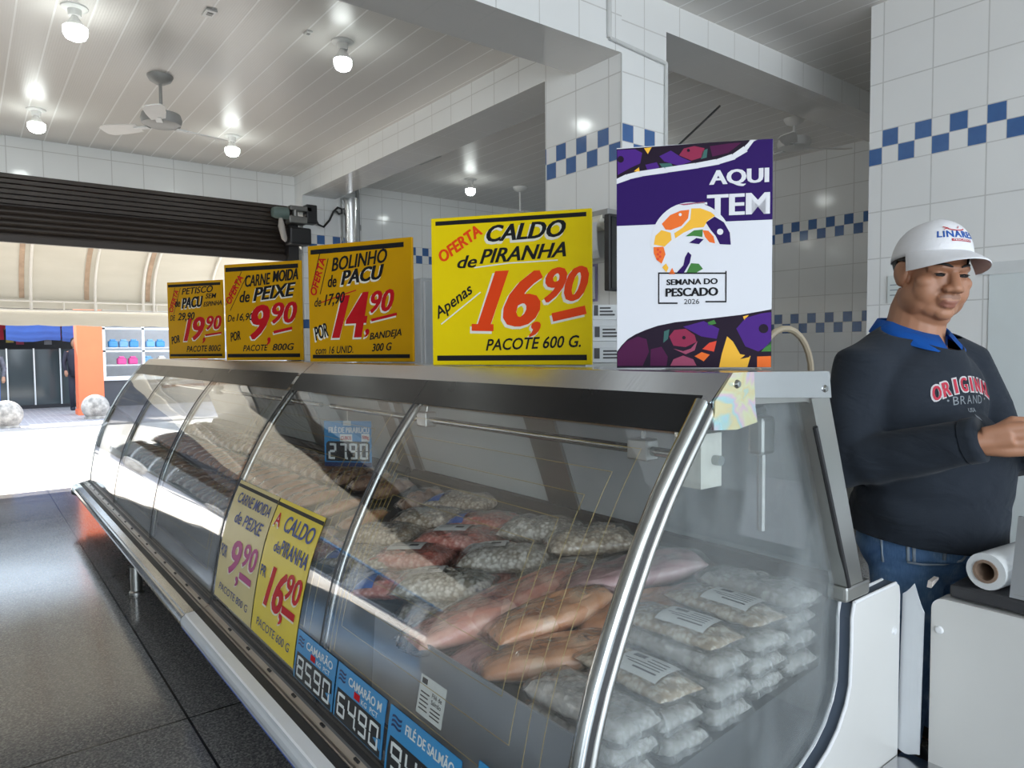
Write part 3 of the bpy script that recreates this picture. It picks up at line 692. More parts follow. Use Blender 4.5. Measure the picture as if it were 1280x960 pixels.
bm = BM(); prism_y(bm, [(x+.004, z-.004) for x, z in inn]+out, .8416, .8757)
for f in bm.faces:
    if abs(f.normal.y) < .5 and f.calc_center_median().x < 1.93 and f.calc_center_median().z > .2: f.material_index = 1
obj('end_panel', bm, [M_body, M_bgrey], t)
for yy in (.8412, .8762):
    bm = BM(); tube(bm, [(x, yy, z) for x, z in inn[:1]]+[(x, yy, z) for x, z in inn], .0045, 8); tube(bm, [(1.70,yy,.655),(1.92,yy,.657)], .0045, 8); obj('panel_bead', bm, M_wstrip, t, smooth=40)
bm = BM(); lathe(bm, [(0, .006), (.008, .005), (.011, 0)], (1.915,.8416,.53), 14, mat=Matrix.Rotation(PI/2, 4, 'X')); obj('panel_screw', bm, M_wstrip, t, smooth=40)
bm = BM(); box(bm, 1.66, .84, .66, 1.78, .9, .70, bev=.008); obj('corner_block', bm, M_frame, t)
# peeling film on the fascia corner and a screw
bm = BM(); T0 = [(1.19,.83,1.228),(1.258,.835,1.2285),(1.25,.8385,1.155),(1.243,.836,1.12),(1.14,.836,1.105),(1.125,.836,1.16)]
prism_y(bm, [(1.136,1.178),(1.192,1.231),(1.262,1.2305),(1.268,1.16),(1.275,1.128),(1.205,1.118),(1.132,1.122)], .834, .8405); obj('protective_film', bm, M_film, t)
bm = BM(); prism_y(bm, [(1.262,1.2305),(1.564,1.224),(1.574,1.163),(1.268,1.178)], .838, .842); obj('end_fascia', bm, M_steel, t)
for x, z in ((1.205,1.208), (1.545,1.185)):
    bm = BM(); lathe(bm, [(0, .006), (.006, .005), (.009, 0)], (x,.8335 if x < 1.3 else .838, z), 12, mat=Matrix.Rotation(PI/2, 4, 'X')); obj('screw', bm, M_chrome, t, smooth=40)
# hardware behind the end glass
bm = BM(); box(bm, 1.205,.92,.985,1.275,.99,1.10); obj('lamp_box', bm, plain('ivory lamp box', (.66,.65,.58), .4), t)
bm = BM(); tube(bm, [(1.17,.95,1.13),(1.30,.95,1.115),(1.47,.95,1.135)], .012, 8); box(bm, 1.44,.93,1.03,1.50,.97,1.12, bev=.01); tube(bm, [(1.47,.95,1.03),(1.47,.95,.85)], .010, 8); obj('end_bracket', bm, M_frame, t)
bm = BM(); tube(bm, [(1.25,.99,1.043),(1.27,.94,1.043)], .011, 8); lathe(bm, [(.018,0),(.018,.01)], (1.16,.93,1.10), 12); obj('socket', bm, M_chrome, t)
# inner front sheets
strip(t, 'front_sheet', [(.868,.285),(.876,.285),(.893,.552),(.887,.553)], 1.765, 2.93, M_inner)
strip(t, 'pale_front_sheet', [(.858,.285),(.864,.285),(.884,.556),(.878,.557)], .90, 1.765, M_panelL)
strip(far_case, 'front_sheet', [(.868,.285),(.876,.285),(.893,.552),(.887,.553)], 2.95, 6.3, M_inner)

# ---------------- the service counter joined on at the right
t = thing('service_counter', 'low white enamel service counter joined to the near end of the display case', 'counter', (1.9, .2, 0))
bm = BM(); box(bm, .70, -.9, .08, 1.975, .838, .185); obj('steel_deck', bm, M_steel, t)
bm = BM()
def rounded_panel(bm, X, th, y0, y1, z0, z1, r):
    pts = [(y0, z0), (y1, z0)]+[(y1-r+r*math.cos(a), z1-r+r*math.sin(a)) for a in np.linspace(0, PI/2, 7)]+[(y0, z1)]
    A = [bm.verts.new((X, y, z)) for y, z in pts]; B = [bm.verts.new((X+th, y, z)) for y, z in pts]
    bm.faces.new(A); bm.faces.new(B[::-1])
    for k in range(len(pts)): bm.faces.new((A[k], B[k], B[(k+1)%len(pts)], A[(k+1)%len(pts)]))
rounded_panel(bm, 1.975, .06, -.9, .775, .185, .628, .03); bmesh.ops.recalc_face_normals(bm, faces=bm.faces); obj('upstand', bm, M_body, t)
bm = BM(); box(bm, 1.985, -.9, .634, 2.62, .738, .668, bev=.008); obj('worktop', bm, plain('black worn worktop', (.035,.035,.038), .42, var=.4, scale=6), t)
bm = BM(); box(bm, 2.035, -.9, .0, 2.60, .69, .634); obj('cabinet', bm, M_body, t)
bm = BM(); lathe(bm, [(0, .006), (.008, .005), (.011, 0)], (1.975,.755,.545), 14, mat=Matrix.Rotation(-PI/2, 4, 'Y')); obj('screw', bm, M_wstrip, t, smooth=40)
bm = BM(); prism_y(bm, [(1.978,.648),(1.984,.664),(2.022,.668),(2.022,.662),(1.99,.652)], .777, .788); obj('broken_corner_trim', bm, plain('rusty chip', (.55,.50,.46), .6, var=.4, scale=40), t)
bm = BM()                                                     # bent aluminium cover strip, torn at its top
top = [(.8415,.62),(.832,.628),(.822,.640),(.812,.655),(.803,.628),(.793,.60),(.785,.585)]
A = [[bm.verts.new((1.957+.006*math.sin(9*(y-.78)*60*.05)+dx, y, z)) for y, z in top] for dx in (0, .003)]
B = [[bm.verts.new((1.955+dx, y+.004, .197+.006*math.sin(90*y))) for y, z in top] for dx in (0, .003)]
for k in range(len(top)-1):
    bm.faces.new((A[0][k], A[0][k+1], B[0][k+1], B[0][k])); bm.faces.new((A[1][k], B[1][k], B[1][k+1], A[1][k+1])); bm.faces.new((A[0][k], A[1][k], A[1][k+1], A[0][k+1])); bm.faces.new((B[0][k], B[0][k+1], B[1][k+1], B[1][k]))
mesh_thing('cover_strip', bm, plain('bent white aluminium', (.70,.73,.76), .35, .2, bumps=.2), 'bent white metal strip with torn top covering the gap beside the counter', 'strip')
# plastic film roll and scale edge on the counter
t = thing('film_roll', 'roll of clear plastic film with brown core lying on the black worktop', 'roll', (2.12,.62,.70))
d = Vector((1,-.12,0)).normalized(); c0 = Vector((2.002,.662,.668+.0475))
bm = BM()
RR = [(.028, 0), (.046, 0), (.047, .004), (.047, .40), (.028, .40), (.028, 0)]
Q = d.to_track_quat('Z', 'Y').to_matrix().to_4x4()
lathe(bm, RR, c0, 28, mat=Q, cap=False); obj('film', bm, plain('milky film', (.70,.72,.72), .18, coat=.5), t, smooth=40)
bm = BM(); lathe(bm, [(.022, -.004), (.029, -.004), (.029, .404), (.022, .404), (.022, -.004)], c0, 24, mat=Q, cap=False); obj('cardboard_core', bm, plain('cardboard', (.25,.17,.12), .8), t, smooth=40)
t = thing('film_dispenser', 'scratched steel film cutter standing beside the film roll at the right edge', 'dispenser', (2.1,.52,.668))
bm = BM(); prism_y(bm, [(1.988,.669),(1.998,.669),(2.045,.86),(2.035,.86)], .38, .606); obj('steel_flap', bm, steel('scratched steel', (.5,.51,.53), .3, (1,30,30)), t)
bm = BM(); box(bm, 1.99,.38,.6685,2.15,.598,.678); obj('base', bm, M_frame, t)
# ================================================================== SIGNS ON TOP
def gloss(name, c, coat=.05, rough=.45, wr=.3, var=.06):
    m, nt, b = newmat(name); _, v = pos(nt, True)
    n = noise_n(nt, v, 5, 3); n2 = noise_n(nt, v, 9, 2, dist=2.5)
    setc(nt, b.inputs['Base Color'], mix(nt, n, tuple(k*(1-var) for k in c), tuple(min(1, k*(1+var)) for k in c)))
    b.inputs['Roughness'].default_value = rough; b.inputs['Specular IOR Level'].default_value = .12; b.inputs['Coat Weight'].default_value = coat; b.inputs['Coat Roughness'].default_value = .08
    bump(nt, b, n2, wr, .01, 'Coat Normal'); return m
M_yel = gloss('lemon yellow poster', (.80,.60,.0)); M_yor = gloss('golden yellow poster', (.60,.31,.0))
M_ink = gloss('black poster paint', (.012,.012,.014), .03); M_red = gloss('red poster paint', (.52,.008,.014), .03); M_org = gloss('orange red poster paint', (.78,.06,.008), .03)
M_whi = gloss('white poster paint', (.80,.77,.66), .03)
def sign_frame(L, R, z=1.2316):
    U = Vector((R[0]-L[0], R[1]-L[1], 0)); Wd = U.length; U.normalize(); V = Vector((0,0,1)); N = U.cross(V)
    T = Matrix((U, V, N)).transposed().to_4x4(); T.translation = (L[0], L[1], z); return T, Wd
def stroke(bm, pts, wd, z, mi, T=None):
    """flat brush stroke through pts"""
    L = offset_line(pts, wd/2); R = offset_line(pts, -wd/2)
    for k in range(len(pts)-1):
        vs = [bm.verts.new(T(p[0], p[1], z) if T else (p[0], p[1], z)) for p in (R[k], R[k+1], L[k+1], L[k])]
        bm.faces.new(vs).material_index = mi
def poster(L, R, H, label, ymat, items, bands, big):
    T, Wd = sign_frame(L, R)
    t = thing('price_sign', label, 'sign', mat=T, group='hand painted price signs on the case')
    bm = BM(); box(bm, 0, 0, -.014, Wd, H, 0, bev=.002); obj('board', bm, ymat, t, world=False)
    bm = BM(); prism = [(.5*Wd-.05, 0), (.5*Wd+.05, 0), (.5*Wd+.03, H*.7), (.5*Wd-.03, H*.7)]
    for k in range(1): 
        a = [bm.verts.new((x, y, -.015)) for x, y in prism]; c = [bm.verts.new((x, y, -.018-.07*(1-y/(H*.7)))) for x, y in prism]
        bm.faces.new(a); bm.faces.new(c[::-1])
        for i in range(4): bm.faces.new((a[i], c[i], c[(i+1)%4], a[(i+1)%4]))
    obj('rear_prop', bm, ymat, t, world=False)
    for v0, v1, u0, u1 in bands: bm = BM(); box(bm, u0*Wd, v0*H, .0002, u1*Wd, v1*H, .0008); obj('black_border_bar', bm, M_ink, t, world=False)
    blk, red, sh = BM(), BM(), BM()
    for it in items:
        s, u0, v0, u1, v1 = it[:5]; o = it[5] if len(it) > 5 else {}
        tgt = red if o.get('c') == 'r' else blk
        kw = dict(bold=o.get('b', .012)+(.014 if o.get('c') != 'r' else 0), shear=o.get('s', .25), ang=math.radians(o.get('a', 0)), slope=o.get('k', .02))
        letter(tgt, s, u0*Wd, v0*H, u1*Wd, v1*H, .0012, 0, **kw)
        if o.get('w'): letter(sh, s, u0*Wd-.007, v0*H-.008, u1*Wd-.004, v1*H-.006, .0006, 0, **{**kw, 'bold': kw['bold']+.02})
    for pts, wd, c in big:
        P = [(a*Wd, b*H) for a, b in pts]
        stroke({'r': red, 'k': blk, 'w': sh}[c], P, wd, .0013, 0)
        if c == 'r' and wd > .008: stroke(sh, [(a-.006, b-.008) for a, b in P], wd, .0006, 0)
    rm = M_org if ymat is M_yel else M_red
    obj('black_lettering', blk, M_ink, t, world=False); obj('red_price', red, rm, t, world=False); obj('white_shadow', sh, M_whi, t, world=False)
    return t
poster((1.20,1.97), (1.50,1.546), .468, 'large lemon yellow sign reading CALDO de PIRANHA 16,90, beside the purple sign', M_yel, [
    ('OFERTA', .03,.78,.345,.86, dict(c='r', b=.05, a=31, s=.1)), ('CALDO', .36,.825,.85,.935, dict(b=.03, s=.3, w=1)),
    ('de', .17,.655,.30,.74, dict(s=.3)), ('PIRANHA', .315,.69,.85,.785, dict(b=.015, s=.35, k=.04)),
    ('Apenas', .0,.375,.29,.475, dict(a=33, s=.3, b=.004)),
    ('1', .29,.25,.50,.625, dict(c='r', b=.05, s=.4, w=1)), ('6', .46,.255,.71,.62, dict(c='r', b=.05, s=.3, w=1)), (',', .62,.185,.695,.285, dict(c='r', b=.05, s=.3, w=1)),
    ('90', .715,.41,.985,.635, dict(c='r', b=.04, s=.3, w=1)), ('PACOTE 600 G.', .35,.105,.935,.185, dict(b=.004, s=.25, k=.03))],
    [(.95,.978,.03,.97), (.03,.066,.03,.97)],
    [([(.765,.31),(.965,.355)], .026, 'r'), ([(.26,.255),(.40,.25)], .022, 'r'), ([(.28,.655),(.50,.675),(.80,.68)], .004, 'w'), ([(.06,.28),(.32,.49)], .004, 'w')])
poster((1.25,3.12), (1.50,2.62), .522, 'golden yellow sign reading BOLINHO de PACU 14,90, left of the lemon yellow one', M_yor, [
    ('OFERTA', -.06,.70,.26,.77, dict(c='r', b=.05, a=68, s=.1)), ('BOLINHO', .24,.79,.78,.905, dict(b=.012, k=.08)),
    ('de', .20,.635,.29,.74, dict()), ('PACU', .33,.665,.75,.785, dict(b=.045, s=.3, k=.08, w=1)),
    ('de', .06,.475,.13,.555, dict(b=.0)), ('17,90', .16,.475,.37,.585, dict(b=.01, s=.3, k=.1)), ('POR', .05,.20,.19,.32, dict(a=15, w=1)),
    ('1', .23,.205,.42,.56, dict(c='r', b=.05, s=.4, w=1)), ('4', .37,.205,.60,.58, dict(c='r', b=.05, s=.3, w=1)), (',', .55,.205,.60,.275, dict(c='r', b=.05, w=1)),
    ('90', .61,.41,.84,.59, dict(c='r', b=.035, s=.3, k=.06, w=1)), ('BANDEJA', .60,.18,.90,.255, dict(k=.1)), ('300 G', .62,.09,.81,.155, dict(k=.05)), ('com 16 UNID.', .06,.07,.44,.135, dict(b=.004))],
    [(.925,.965,.03,.93), (.03,.062,.03,.97)],
    [([(.62,.345),(.86,.39)], .012, 'r'), ([(.13,.51),(.32,.56),(.48,.60)], .005, 'r'), ([(.03,.62),(.13,.94)], .004, 'k'), ([(.12,.58),(.21,.88)], .004, 'k')])
poster((1.203,4.25), (1.48,3.80), .547, 'golden yellow sign reading CARNE MOIDA de PEIXE 9,90, partly hiding the far one', M_yor, [
    ('OFERTA', -.04,.70,.31,.775, dict(c='r', b=.05, a=55, s=.1)), ('CARNE', .28,.765,.62,.885, dict(b=.012, k=.06)), ('MOIDA', .64,.80,.97,.915, dict(b=.03, k=.05)),
    ('de', .20,.60,.34,.72, dict()), ('PEIXE', .38,.63,.94,.765, dict(b=.035, s=.3, k=.08, w=1)),
    ('De', .03,.405,.13,.475, dict(b=.0)), ('16,90', .15,.40,.38,.49, dict(b=.005, s=.3)), ('POR', .06,.205,.20,.30, dict(a=8)),
    ('9', .33,.215,.60,.57, dict(c='r', b=.045, s=.3, w=1)), (',', .545,.155,.60,.235, dict(c='r', b=.05)), ('90', .62,.375,.95,.59, dict(c='r', b=.04, s=.25, w=1)),
    ('PACOTE', .23,.095,.56,.16, dict(b=.004)), ('800G', .62,.10,.90,.17, dict(b=.012))],
    [(.925,.968,.02,.97), (.03,.068,.02,.97)],
    [([(.64,.285),(.88,.325)], .016, 'r'), ([(.02,.58),(.24,.92)], .004, 'k'), ([(.07,.52),(.31,.88)], .004, 'k')])
poster((1.25,5.91), (1.528,5.459), .58, 'golden yellow sign reading PETISCO de PACU 19,90, furthest from the purple sign', M_yor, [
    ('OFERTA', -.05,.72,.29,.79, dict(c='r', b=.05, a=66, s=.1)), ('PETISCO', .27,.84,.84,.925, dict(b=.008, k=.04)),
    ('de', .14,.675,.24,.78, dict()), ('PACU', .26,.66,.66,.80, dict(b=.045, s=.3, k=.06, w=1)), ('SEM', .70,.77,.90,.835, dict(b=.012)), ('ESPINHA', .66,.675,.99,.735, dict(k=.06)),
    ('DE', .04,.50,.14,.57, dict(b=.004)), ('29,90', .18,.485,.50,.60, dict(b=.01, s=.3)), ('POR', .05,.20,.21,.30, dict(a=10)),
    ('1', .28,.23,.45,.52, dict(c='r', b=.05, s=.4, w=1)), ('9', .44,.24,.68,.54, dict(c='r', b=.045, s=.3, w=1)), (',', .62,.20,.68,.27, dict(c='r', b=.05)), ('90', .70,.37,.98,.55, dict(c='r', b=.04, s=.25, w=1)),
    ('PACOTE 800G', .33,.09,.95,.17, dict(b=.004))],
    [(.935,.97,.02,.97), (.03,.062,.02,.97)],
    [([(.68,.30),(.97,.33)], .014, 'r'), ([(.03,.60),(.15,.93)], .004, 'k'), ([(.11,.58),(.25,.92)], .004, 'k')])
# ---- the purple and white campaign sign
T, Wd = sign_frame((1.262,1.214), (1.50,.946)); H = .53
t = thing('campaign_sign', 'tall purple and white printed sign with a fish ring emblem, nearest the case end', 'sign', mat=T)
bm = BM(); box(bm, 0, 0, -.016, Wd, H, 0, bev=.001)
obj('board', bm, plain('white printed board', (.68,.69,.73), .4, var=.02, spec=.2), t, world=False)
bm = BM(); a = [(Wd*.3, 0), (Wd*.7, 0), (Wd*.6, .30), (Wd*.4, .30)]
A = [bm.verts.new((x, y, -.0165)) for x, y in a]; B = [bm.verts.new((x, y, -.019-.09*(1-y/.30))) for x, y in a]
bm.faces.new(A); bm.faces.new(B[::-1])
for i in range(4): bm.faces.new((A[i], B[i], B[(i+1)%4], A[(i+1)%4]))
obj('rear_prop', bm, M_whi, t, world=False)
inkc = dict(purple=(.026,.008,.10), night=(.018,.010,.022), plum=(.075,.012,.055), wine=(.26,.028,.07), orange=(.80,.16,.03), yellow=(.85,.46,.05), green=(.06,.20,.05), teal=(.05,.13,.12), white=(.70,.70,.73), black=(.012,.012,.014), red=(.70,.07,.04), violet=(.07,.02,.20), rose=(.32,.07,.13))
inkn = list(inkc); inkm = [plain('print '+k, v, .5, var=.03, spec=.08) for k, v in inkc.items()]
def c2(x, y):
    u = (x-36)/602; top = 62-40*u; return u*Wd, (915-y)/(915-top)*H
def shape(bm, pts, col, lay): poly2d(bm, [c2(*p) for p in pts], .0002+.00025*lay, inkn.index(col))
def disc(bm, x, y, r, col, lay, ry=None): shape(bm, [(x+r*math.cos(a), y-(ry or r)*math.sin(a)) for a in np.linspace(0, 2*PI, 21)[:-1]], col, lay)
bm = BM()
curve = [(36,190),(80,172),(130,160),(230,145),(350,127),(430,112),(490,92),(535,62),(562,27)]
shape(bm, [(36,66)]+[(x, y-9) for x, y in curve[:-1]]+[(552,28),(400,38),(200,54)], 'night', 1)
for k in range(len(curve)-1):
    (x0, y0), (x1, y1) = curve[k], curve[k+1]; w_ = 10
    shape(bm, [(x0+(3 if k else 0), y0+w_), (x1+8, y1+(w_ if k < 7 else 0)), (x1-6, y1-w_ if k < 7 else y1), (x0-(3 if k else 0), y0-w_)], 'white', 3)
purple = [(x, y+8) for x, y in curve]+[(580,26),(637,23),(638,334),(36,361)]; shape(bm, purple, 'purple', 1)
for pts, c in (([(38,70),(110,66),(138,80),(130,120),(90,138),(40,165)], 'violet'), ([(145,62),(175,58),(160,84)], 'yellow'), ([(105,150),(125,135),(128,154)], 'yellow'), ([(205,92),(250,70),(290,95),(330,112),(280,128),(225,112)], 'violet'), ([(282,88),(300,62),(340,52),(380,60),(372,95),(330,108)], 'wine'), ([(400,52),(470,42),(520,38),(470,78),(410,92)], 'plum'), ([(205,120),(250,118),(262,136),(220,140)], 'teal'), ([(372,70),(392,62),(388,96),(366,102)], 'teal'), ([(150,125),(195,115),(205,135),(160,150)], 'violet')): shape(bm, pts, c, 2)
disc(bm, 52, 105, 13, 'night', 3); disc(bm, 318, 69, 6, 'night', 3)
obj('printed_top', bm, inkm, t, world=False)
bm = BM(); letter(bm, 'AQUI', *c2(398,212), *c2(624,133), .0012, inkn.index('white'), bold=.05, slope=0); letter(bm, 'TEM', *c2(390,322), *c2(628,228), .0012, inkn.index('white'), bold=.045, slope=0)
letter(bm, 'SEMANA DO', *c2(234,590), *c2(433,562), .0012, inkn.index('black'), bold=.045); letter(bm, 'PESCADO', *c2(230,635), *c2(435,597), .0012, inkn.index('black'), bold=.055)
letter(bm, '2026', *c2(303,664), *c2(362,643), .0012, inkn.index('black'), bold=.0)
for r in ((201,540,467,546), (201,540,206,662), (462,534,467,655), (201,657,278,663), (386,651,467,657)):
    shape(bm, [(r[0],r[3]),(r[2],r[3]),(r[2],r[1]),(r[0],r[1])], 'black', 3)
obj('printed_lettering', bm, inkm, t, world=False)
bm = BM(); halo = [(330+158*math.cos(a), 428-160*math.sin(a)) for a in np.linspace(.05, PI+.1, 26)]
shape(bm, halo+[(330+60*math.cos(a), 440-52*math.sin(a)) for a in np.linspace(PI, 0, 16)], 'white', 2)
for pts, c in (
    ([(215,352),(248,318),(288,301),(322,297),(318,330),(292,360),(250,376),(230,374)], 'orange'), ([(330,292),(365,291),(405,306),(422,320),(394,338),(378,364),(340,368),(300,386),(268,408),(264,388),(296,367),(326,335)], 'yellow'),
    ([(190,398),(214,376),(250,386),(254,414),(226,440),(184,432)], 'yellow'), ([(183,442),(222,440),(230,470),(215,506),(195,492),(184,466)], 'orange'), ([(217,520),(232,505),(242,522),(234,540)], 'yellow'), ([(243,547),(256,522),(268,547)], 'orange'),
    ([(386,346),(420,323),(455,345),(478,385),(482,432),(440,430),(424,398),(404,374)], 'purple'), ([(374,376),(396,378),(416,400),(422,427),(400,422),(383,402)], 'orange'), ([(308,400),(340,377),(375,373),(373,402),(340,398)], 'green'),
    ([(322,425),(350,406),(378,411),(360,430)], 'purple'), ([(318,460),(331,472),(325,502),(300,545),(274,541),(300,512),(306,482)], 'purple'), ([(312,540),(330,504),(360,506),(376,526),(350,541)], 'green'),
    ([(250,306),(300,282),(350,271),(390,268),(392,276),(350,279),(300,291),(256,312)], 'white'), ([(196,332),(206,352),(228,378),(214,374)], 'white'), ([(280,276),(380,266),(388,285),(380,272),(300,280)], 'rose')): shape(bm, pts, c, 3)
disc(bm, 441, 382, 12, 'white', 4); disc(bm, 287, 316, 6, 'white', 4)
for q in range(5): disc(bm, 200+9*(q % 2), 452+9*q, 5, 'red', 4)
obj('fish_emblem', bm, inkm, t, world=False)
bm = BM(); low = [(36,850),(55,825),(80,800),(110,782),(150,765),(200,748),(270,734),(400,720),(520,706),(638,684)]
shape(bm, [(36,913)]+[(638,913)]+low[::-1], 'night', 1)
for pts, c in (([(38,905),(38,855),(70,812),(120,790),(155,800),(165,850),(140,905)], 'plum'), ([(170,905),(172,840),(215,830),(240,870),(235,905)], 'plum'), ([(245,790),(265,765),(310,760),(345,785),(352,812),(310,832),(262,826)], 'wine'), ([(225,770),(246,762),(240,800),(222,815)], 'teal'), ([(250,905),(262,880),(300,865),(340,880),(352,905)], 'rose'),
    ([(375,840),(402,815),(430,808),(420,850)], 'red'), ([(345,868),(372,852),(404,862),(380,888)], 'orange'), ([(395,735),(420,725),(428,740),(398,748)], 'green'), ([(300,752),(380,730),(440,760),(430,800),(370,790)], 'violet'), ([(440,912),(450,860),(470,790),(492,810),(520,860),(560,868),(548,912)], 'yellow'), ([(505,760),(540,718),(600,700),(637,695),(637,820),(590,850),(540,830)], 'violet'), ([(530,712),(552,706),(536,728)], 'yellow'), ([(600,850),(637,808),(637,850)], 'green'), ([(585,870),(637,868),(637,912),(585,912)], 'orange'), ([(455,745),(500,715),(520,720),(490,765),(470,790)], 'night')): shape(bm, pts, c, 2)
disc(bm, 608, 760, 18, 'night', 3); disc(bm, 303, 795, 7, 'night', 3); shape(bm, [(520,880),(556,850),(556,872)], 'night', 3)
for a, c in (((262,835),(350,812)),): shape(bm, [(262,838),(300,848),(330,838),(356,808),(345,845),(310,860)], 'rose', 3)
obj('printed_bottom', bm, inkm, t, world=False)

# ================================================================== PRICE TAGS AND POSTERS ON THE GLASS
M_tagb = plain('tag blue', (.03,.26,.55), .3, coat=.4, var=.1); M_tagk = plain('tag black', (.012,.014,.016), .4); M_seg = plain('white segments', (.70,.75,.74), .4)
M_tagn = plain('tag navy', (.015,.03,.11), .35)
SEG = {'0':'abcdef','1':'bc','2':'abged','3':'abgcd','4':'fgbc','5':'afgcd','6':'afgecd','7':'abc','8':'abcdefg','9':'abfgcd'}
def seven(bm, s, u0, v0, u1, v1, fn, z, mi=0):
    n = sum(c != '.' for c in s); cw = (u1-u0)/n; h = v1-v0; k = 0
    for c in s:
        if c == '.':
            x = u0+cw*k-.10*cw; poly_fn(bm, [(x-.07*cw, v0), (x+.07*cw, v0), (x+.07*cw, v0+.12*h), (x-.07*cw, v0+.12*h)], fn, z, mi); continue
        x0 = u0+cw*k+.12*cw; x1 = u0+cw*(k+1)-.12*cw; th = .14*h; m = (v0+v1)/2; g = .025*h; k += 1
        R = dict(a=(x0+th*.7, v1-th, x1-th*.7, v1), d=(x0+th*.7, v0, x1-th*.7, v0+th), g=(x0+th*.7, m-th/2, x1-th*.7, m+th/2), f=(x0, m+g, x0+th, v1-g), b=(x1-th, m+g, x1, v1-g), e=(x0, v0+g, x0+th, m-g), c=(x1-th, v0+g, x1, m-g))
        for q in SEG[c]:
            a, b_, c_, d_ = R[q]; poly_fn(bm, [(a, b_), (c_, b_), (c_, d_), (a, d_)], fn, z, mi)
def poly_fn(bm, pts, fn, z, mi=0): bm.faces.new([bm.verts.new(fn(u, v, z)) for u, v in pts]).material_index = mi
def sheet_fn(bm, u0, v0, u1, v1, fn, z0, z1, nu=1, nv=8, mi=0):
    for k in range(nv):
        a, b_ = v0+(v1-v0)*k/nv, v0+(v1-v0)*(k+1)/nv
        for z, fl in ((z0, 1), (z1, 0)):
            P = [(u0, a), (u1, a), (u1, b_), (u0, b_)]; poly_fn(bm, P[::-1] if fl else P, fn, z, mi)
def glass_tag(ya, yb, a0, a1, name, digits, label, red=None):
    fn = lambda u, v, z: gl(ya-u, a0+v, .001+z); w_ = ya-yb; h = a1-a0
    t = thing('price_tag', label, 'price tag', (.76, (ya+yb)/2, .33), group='blue price tags along the bottom of the glass')
    bm = BM(); sheet_fn(bm, 0, 0, w_, h, fn, 0, .0015); obj('plate', bm, M_tagb, t)
    bm = BM(); r = .03*h/.13; P = [(.03*w_, 0.01*h), (.97*w_, .01*h), (.97*w_, .56*h-r), (.95*w_, .56*h), (.05*w_, .56*h), (.03*w_, .56*h-r)]; poly_fn(bm, P, fn, .0019); obj('digit_window', bm, M_tagk, t)
    bm = BM(); seven(bm, digits, .05*w_, .08*h, .95*w_, .50*h, fn, .0023); obj('digits', bm, M_seg, t)
    bm = BM(); letter(bm, name, .26*w_, .74*h, .93*w_, .93*h, .0022, 0, bold=.035, fn=fn)
    if red: letter(bm, 'KG  PCT', .55*w_, .60*h, .88*w_, .69*h, .0022, 0, bold=.02, fn=fn)
    obj('tag_lettering', bm, M_seg, t)
    bm = BM()
    for q in range(3): letter(bm, '~', .05*w_, (.70+.07*q)*h, .2*w_, (.76+.07*q)*h, .0022, 0, bold=.02, fn=fn)
    obj('tag_emblem', bm, M_tagn, t)
    if red:
        bm = BM(); poly_fn(bm, [(.40*w_, .60*h), (.52*w_, .60*h), (.52*w_, .72*h), (.40*w_, .72*h)], fn, .0024); obj('sticker', bm, M_red, t)
    return t
glass_tag(2.045, 1.768, .028, .168, 'CAMARÃO', '85.90', 'blue price tag reading 85.90, furthest left along the foot of the glass', 1)
glass_tag(1.758, 1.485, .028, .168, 'CAMARÃO M', '64.90', 'blue price tag reading CAMARÃO M 64.90 along the foot of the glass', 1)
glass_tag(1.466, 1.166, .020, .168, 'FILÉ DE SALMÃO', '94.90', 'blue price tag reading FILÉ DE SALMÃO along the foot of the glass')
glass_tag(1.112, .90, .060, .195, 'FILÉ', '49.90', 'blue price tag at the bottom edge of the photo, mostly cut off')
fn = lambda u, v, z: gl(1.375-u, .185+v, -.010+z)
t = thing('product_label', 'small white printed label inside the glass above the salmon price tag', 'label', (.79,1.32,.5))
bm = BM(); sheet_fn(bm, 0, 0, .105, .085, fn, 0, .0012); obj('paper', bm, M_seg, t)
bm = BM(); poly_fn(bm, [(.008,.068),(.03,.068),(.03,.08),(.008,.08)], fn, .0016)
letter(bm, 'Filé de', .055,.050,.095,.060,.0016,0,fn=fn); letter(bm, 'Salmão', .055,.036,.095,.046,.0016,0,fn=fn)
for q in range(5): poly_fn(bm, [(.008,.012+.009*q),(.045-.004*(q%2),.012+.009*q),(.045-.004*(q%2),.015+.009*q),(.008,.015+.009*q)], fn, .0016)
for q in range(3): poly_fn(bm, [(.055,.010+.008*q),(.095,.010+.008*q),(.095,.013+.008*q),(.055,.013+.008*q)], fn, .0016)
obj('printing', bm, M_ink, t)
# hanging tag
U = Vector((.66,-.75,0)).normalized(); N = U.cross(Vector((0,0,1))); T = Matrix((U, Vector((0,0,1)), N)).transposed().to_4x4(); T.translation = Vector((1.25,2.736,.80))-U*.104
t = thing('price_tag', 'blue price tag reading 27.90 hanging inside the case from the chrome rail', 'price tag', mat=T)
pf = lambda u, v, z: Vector((u, v, z))
bm = BM(); box(bm, 0, 0, -.002, .208, .19, 0); obj('plate', bm, M_tagb, t, world=False)
bm = BM(); poly_fn(bm, [(.008,.022),(.2,.022),(.2,.095),(.19,.105),(.018,.105),(.008,.095)], pf, .0005); poly_fn(bm, [(0,0),(.208,0),(.208,.018),(0,.018)], pf, .0004, 1); obj('digit_window', bm, [M_tagk, M_tagn], t, world=False)
bm = BM(); seven(bm, '27.90', .012, .03, .198, .097, pf, .0010); obj('digits', bm, M_seg, t, world=False)
bm = BM(); letter(bm, 'FILÉ DE PIRARUCU', .02,.14,.20,.17,.0008,0,bold=.03); obj('tag_lettering', bm, M_seg, t, world=False)
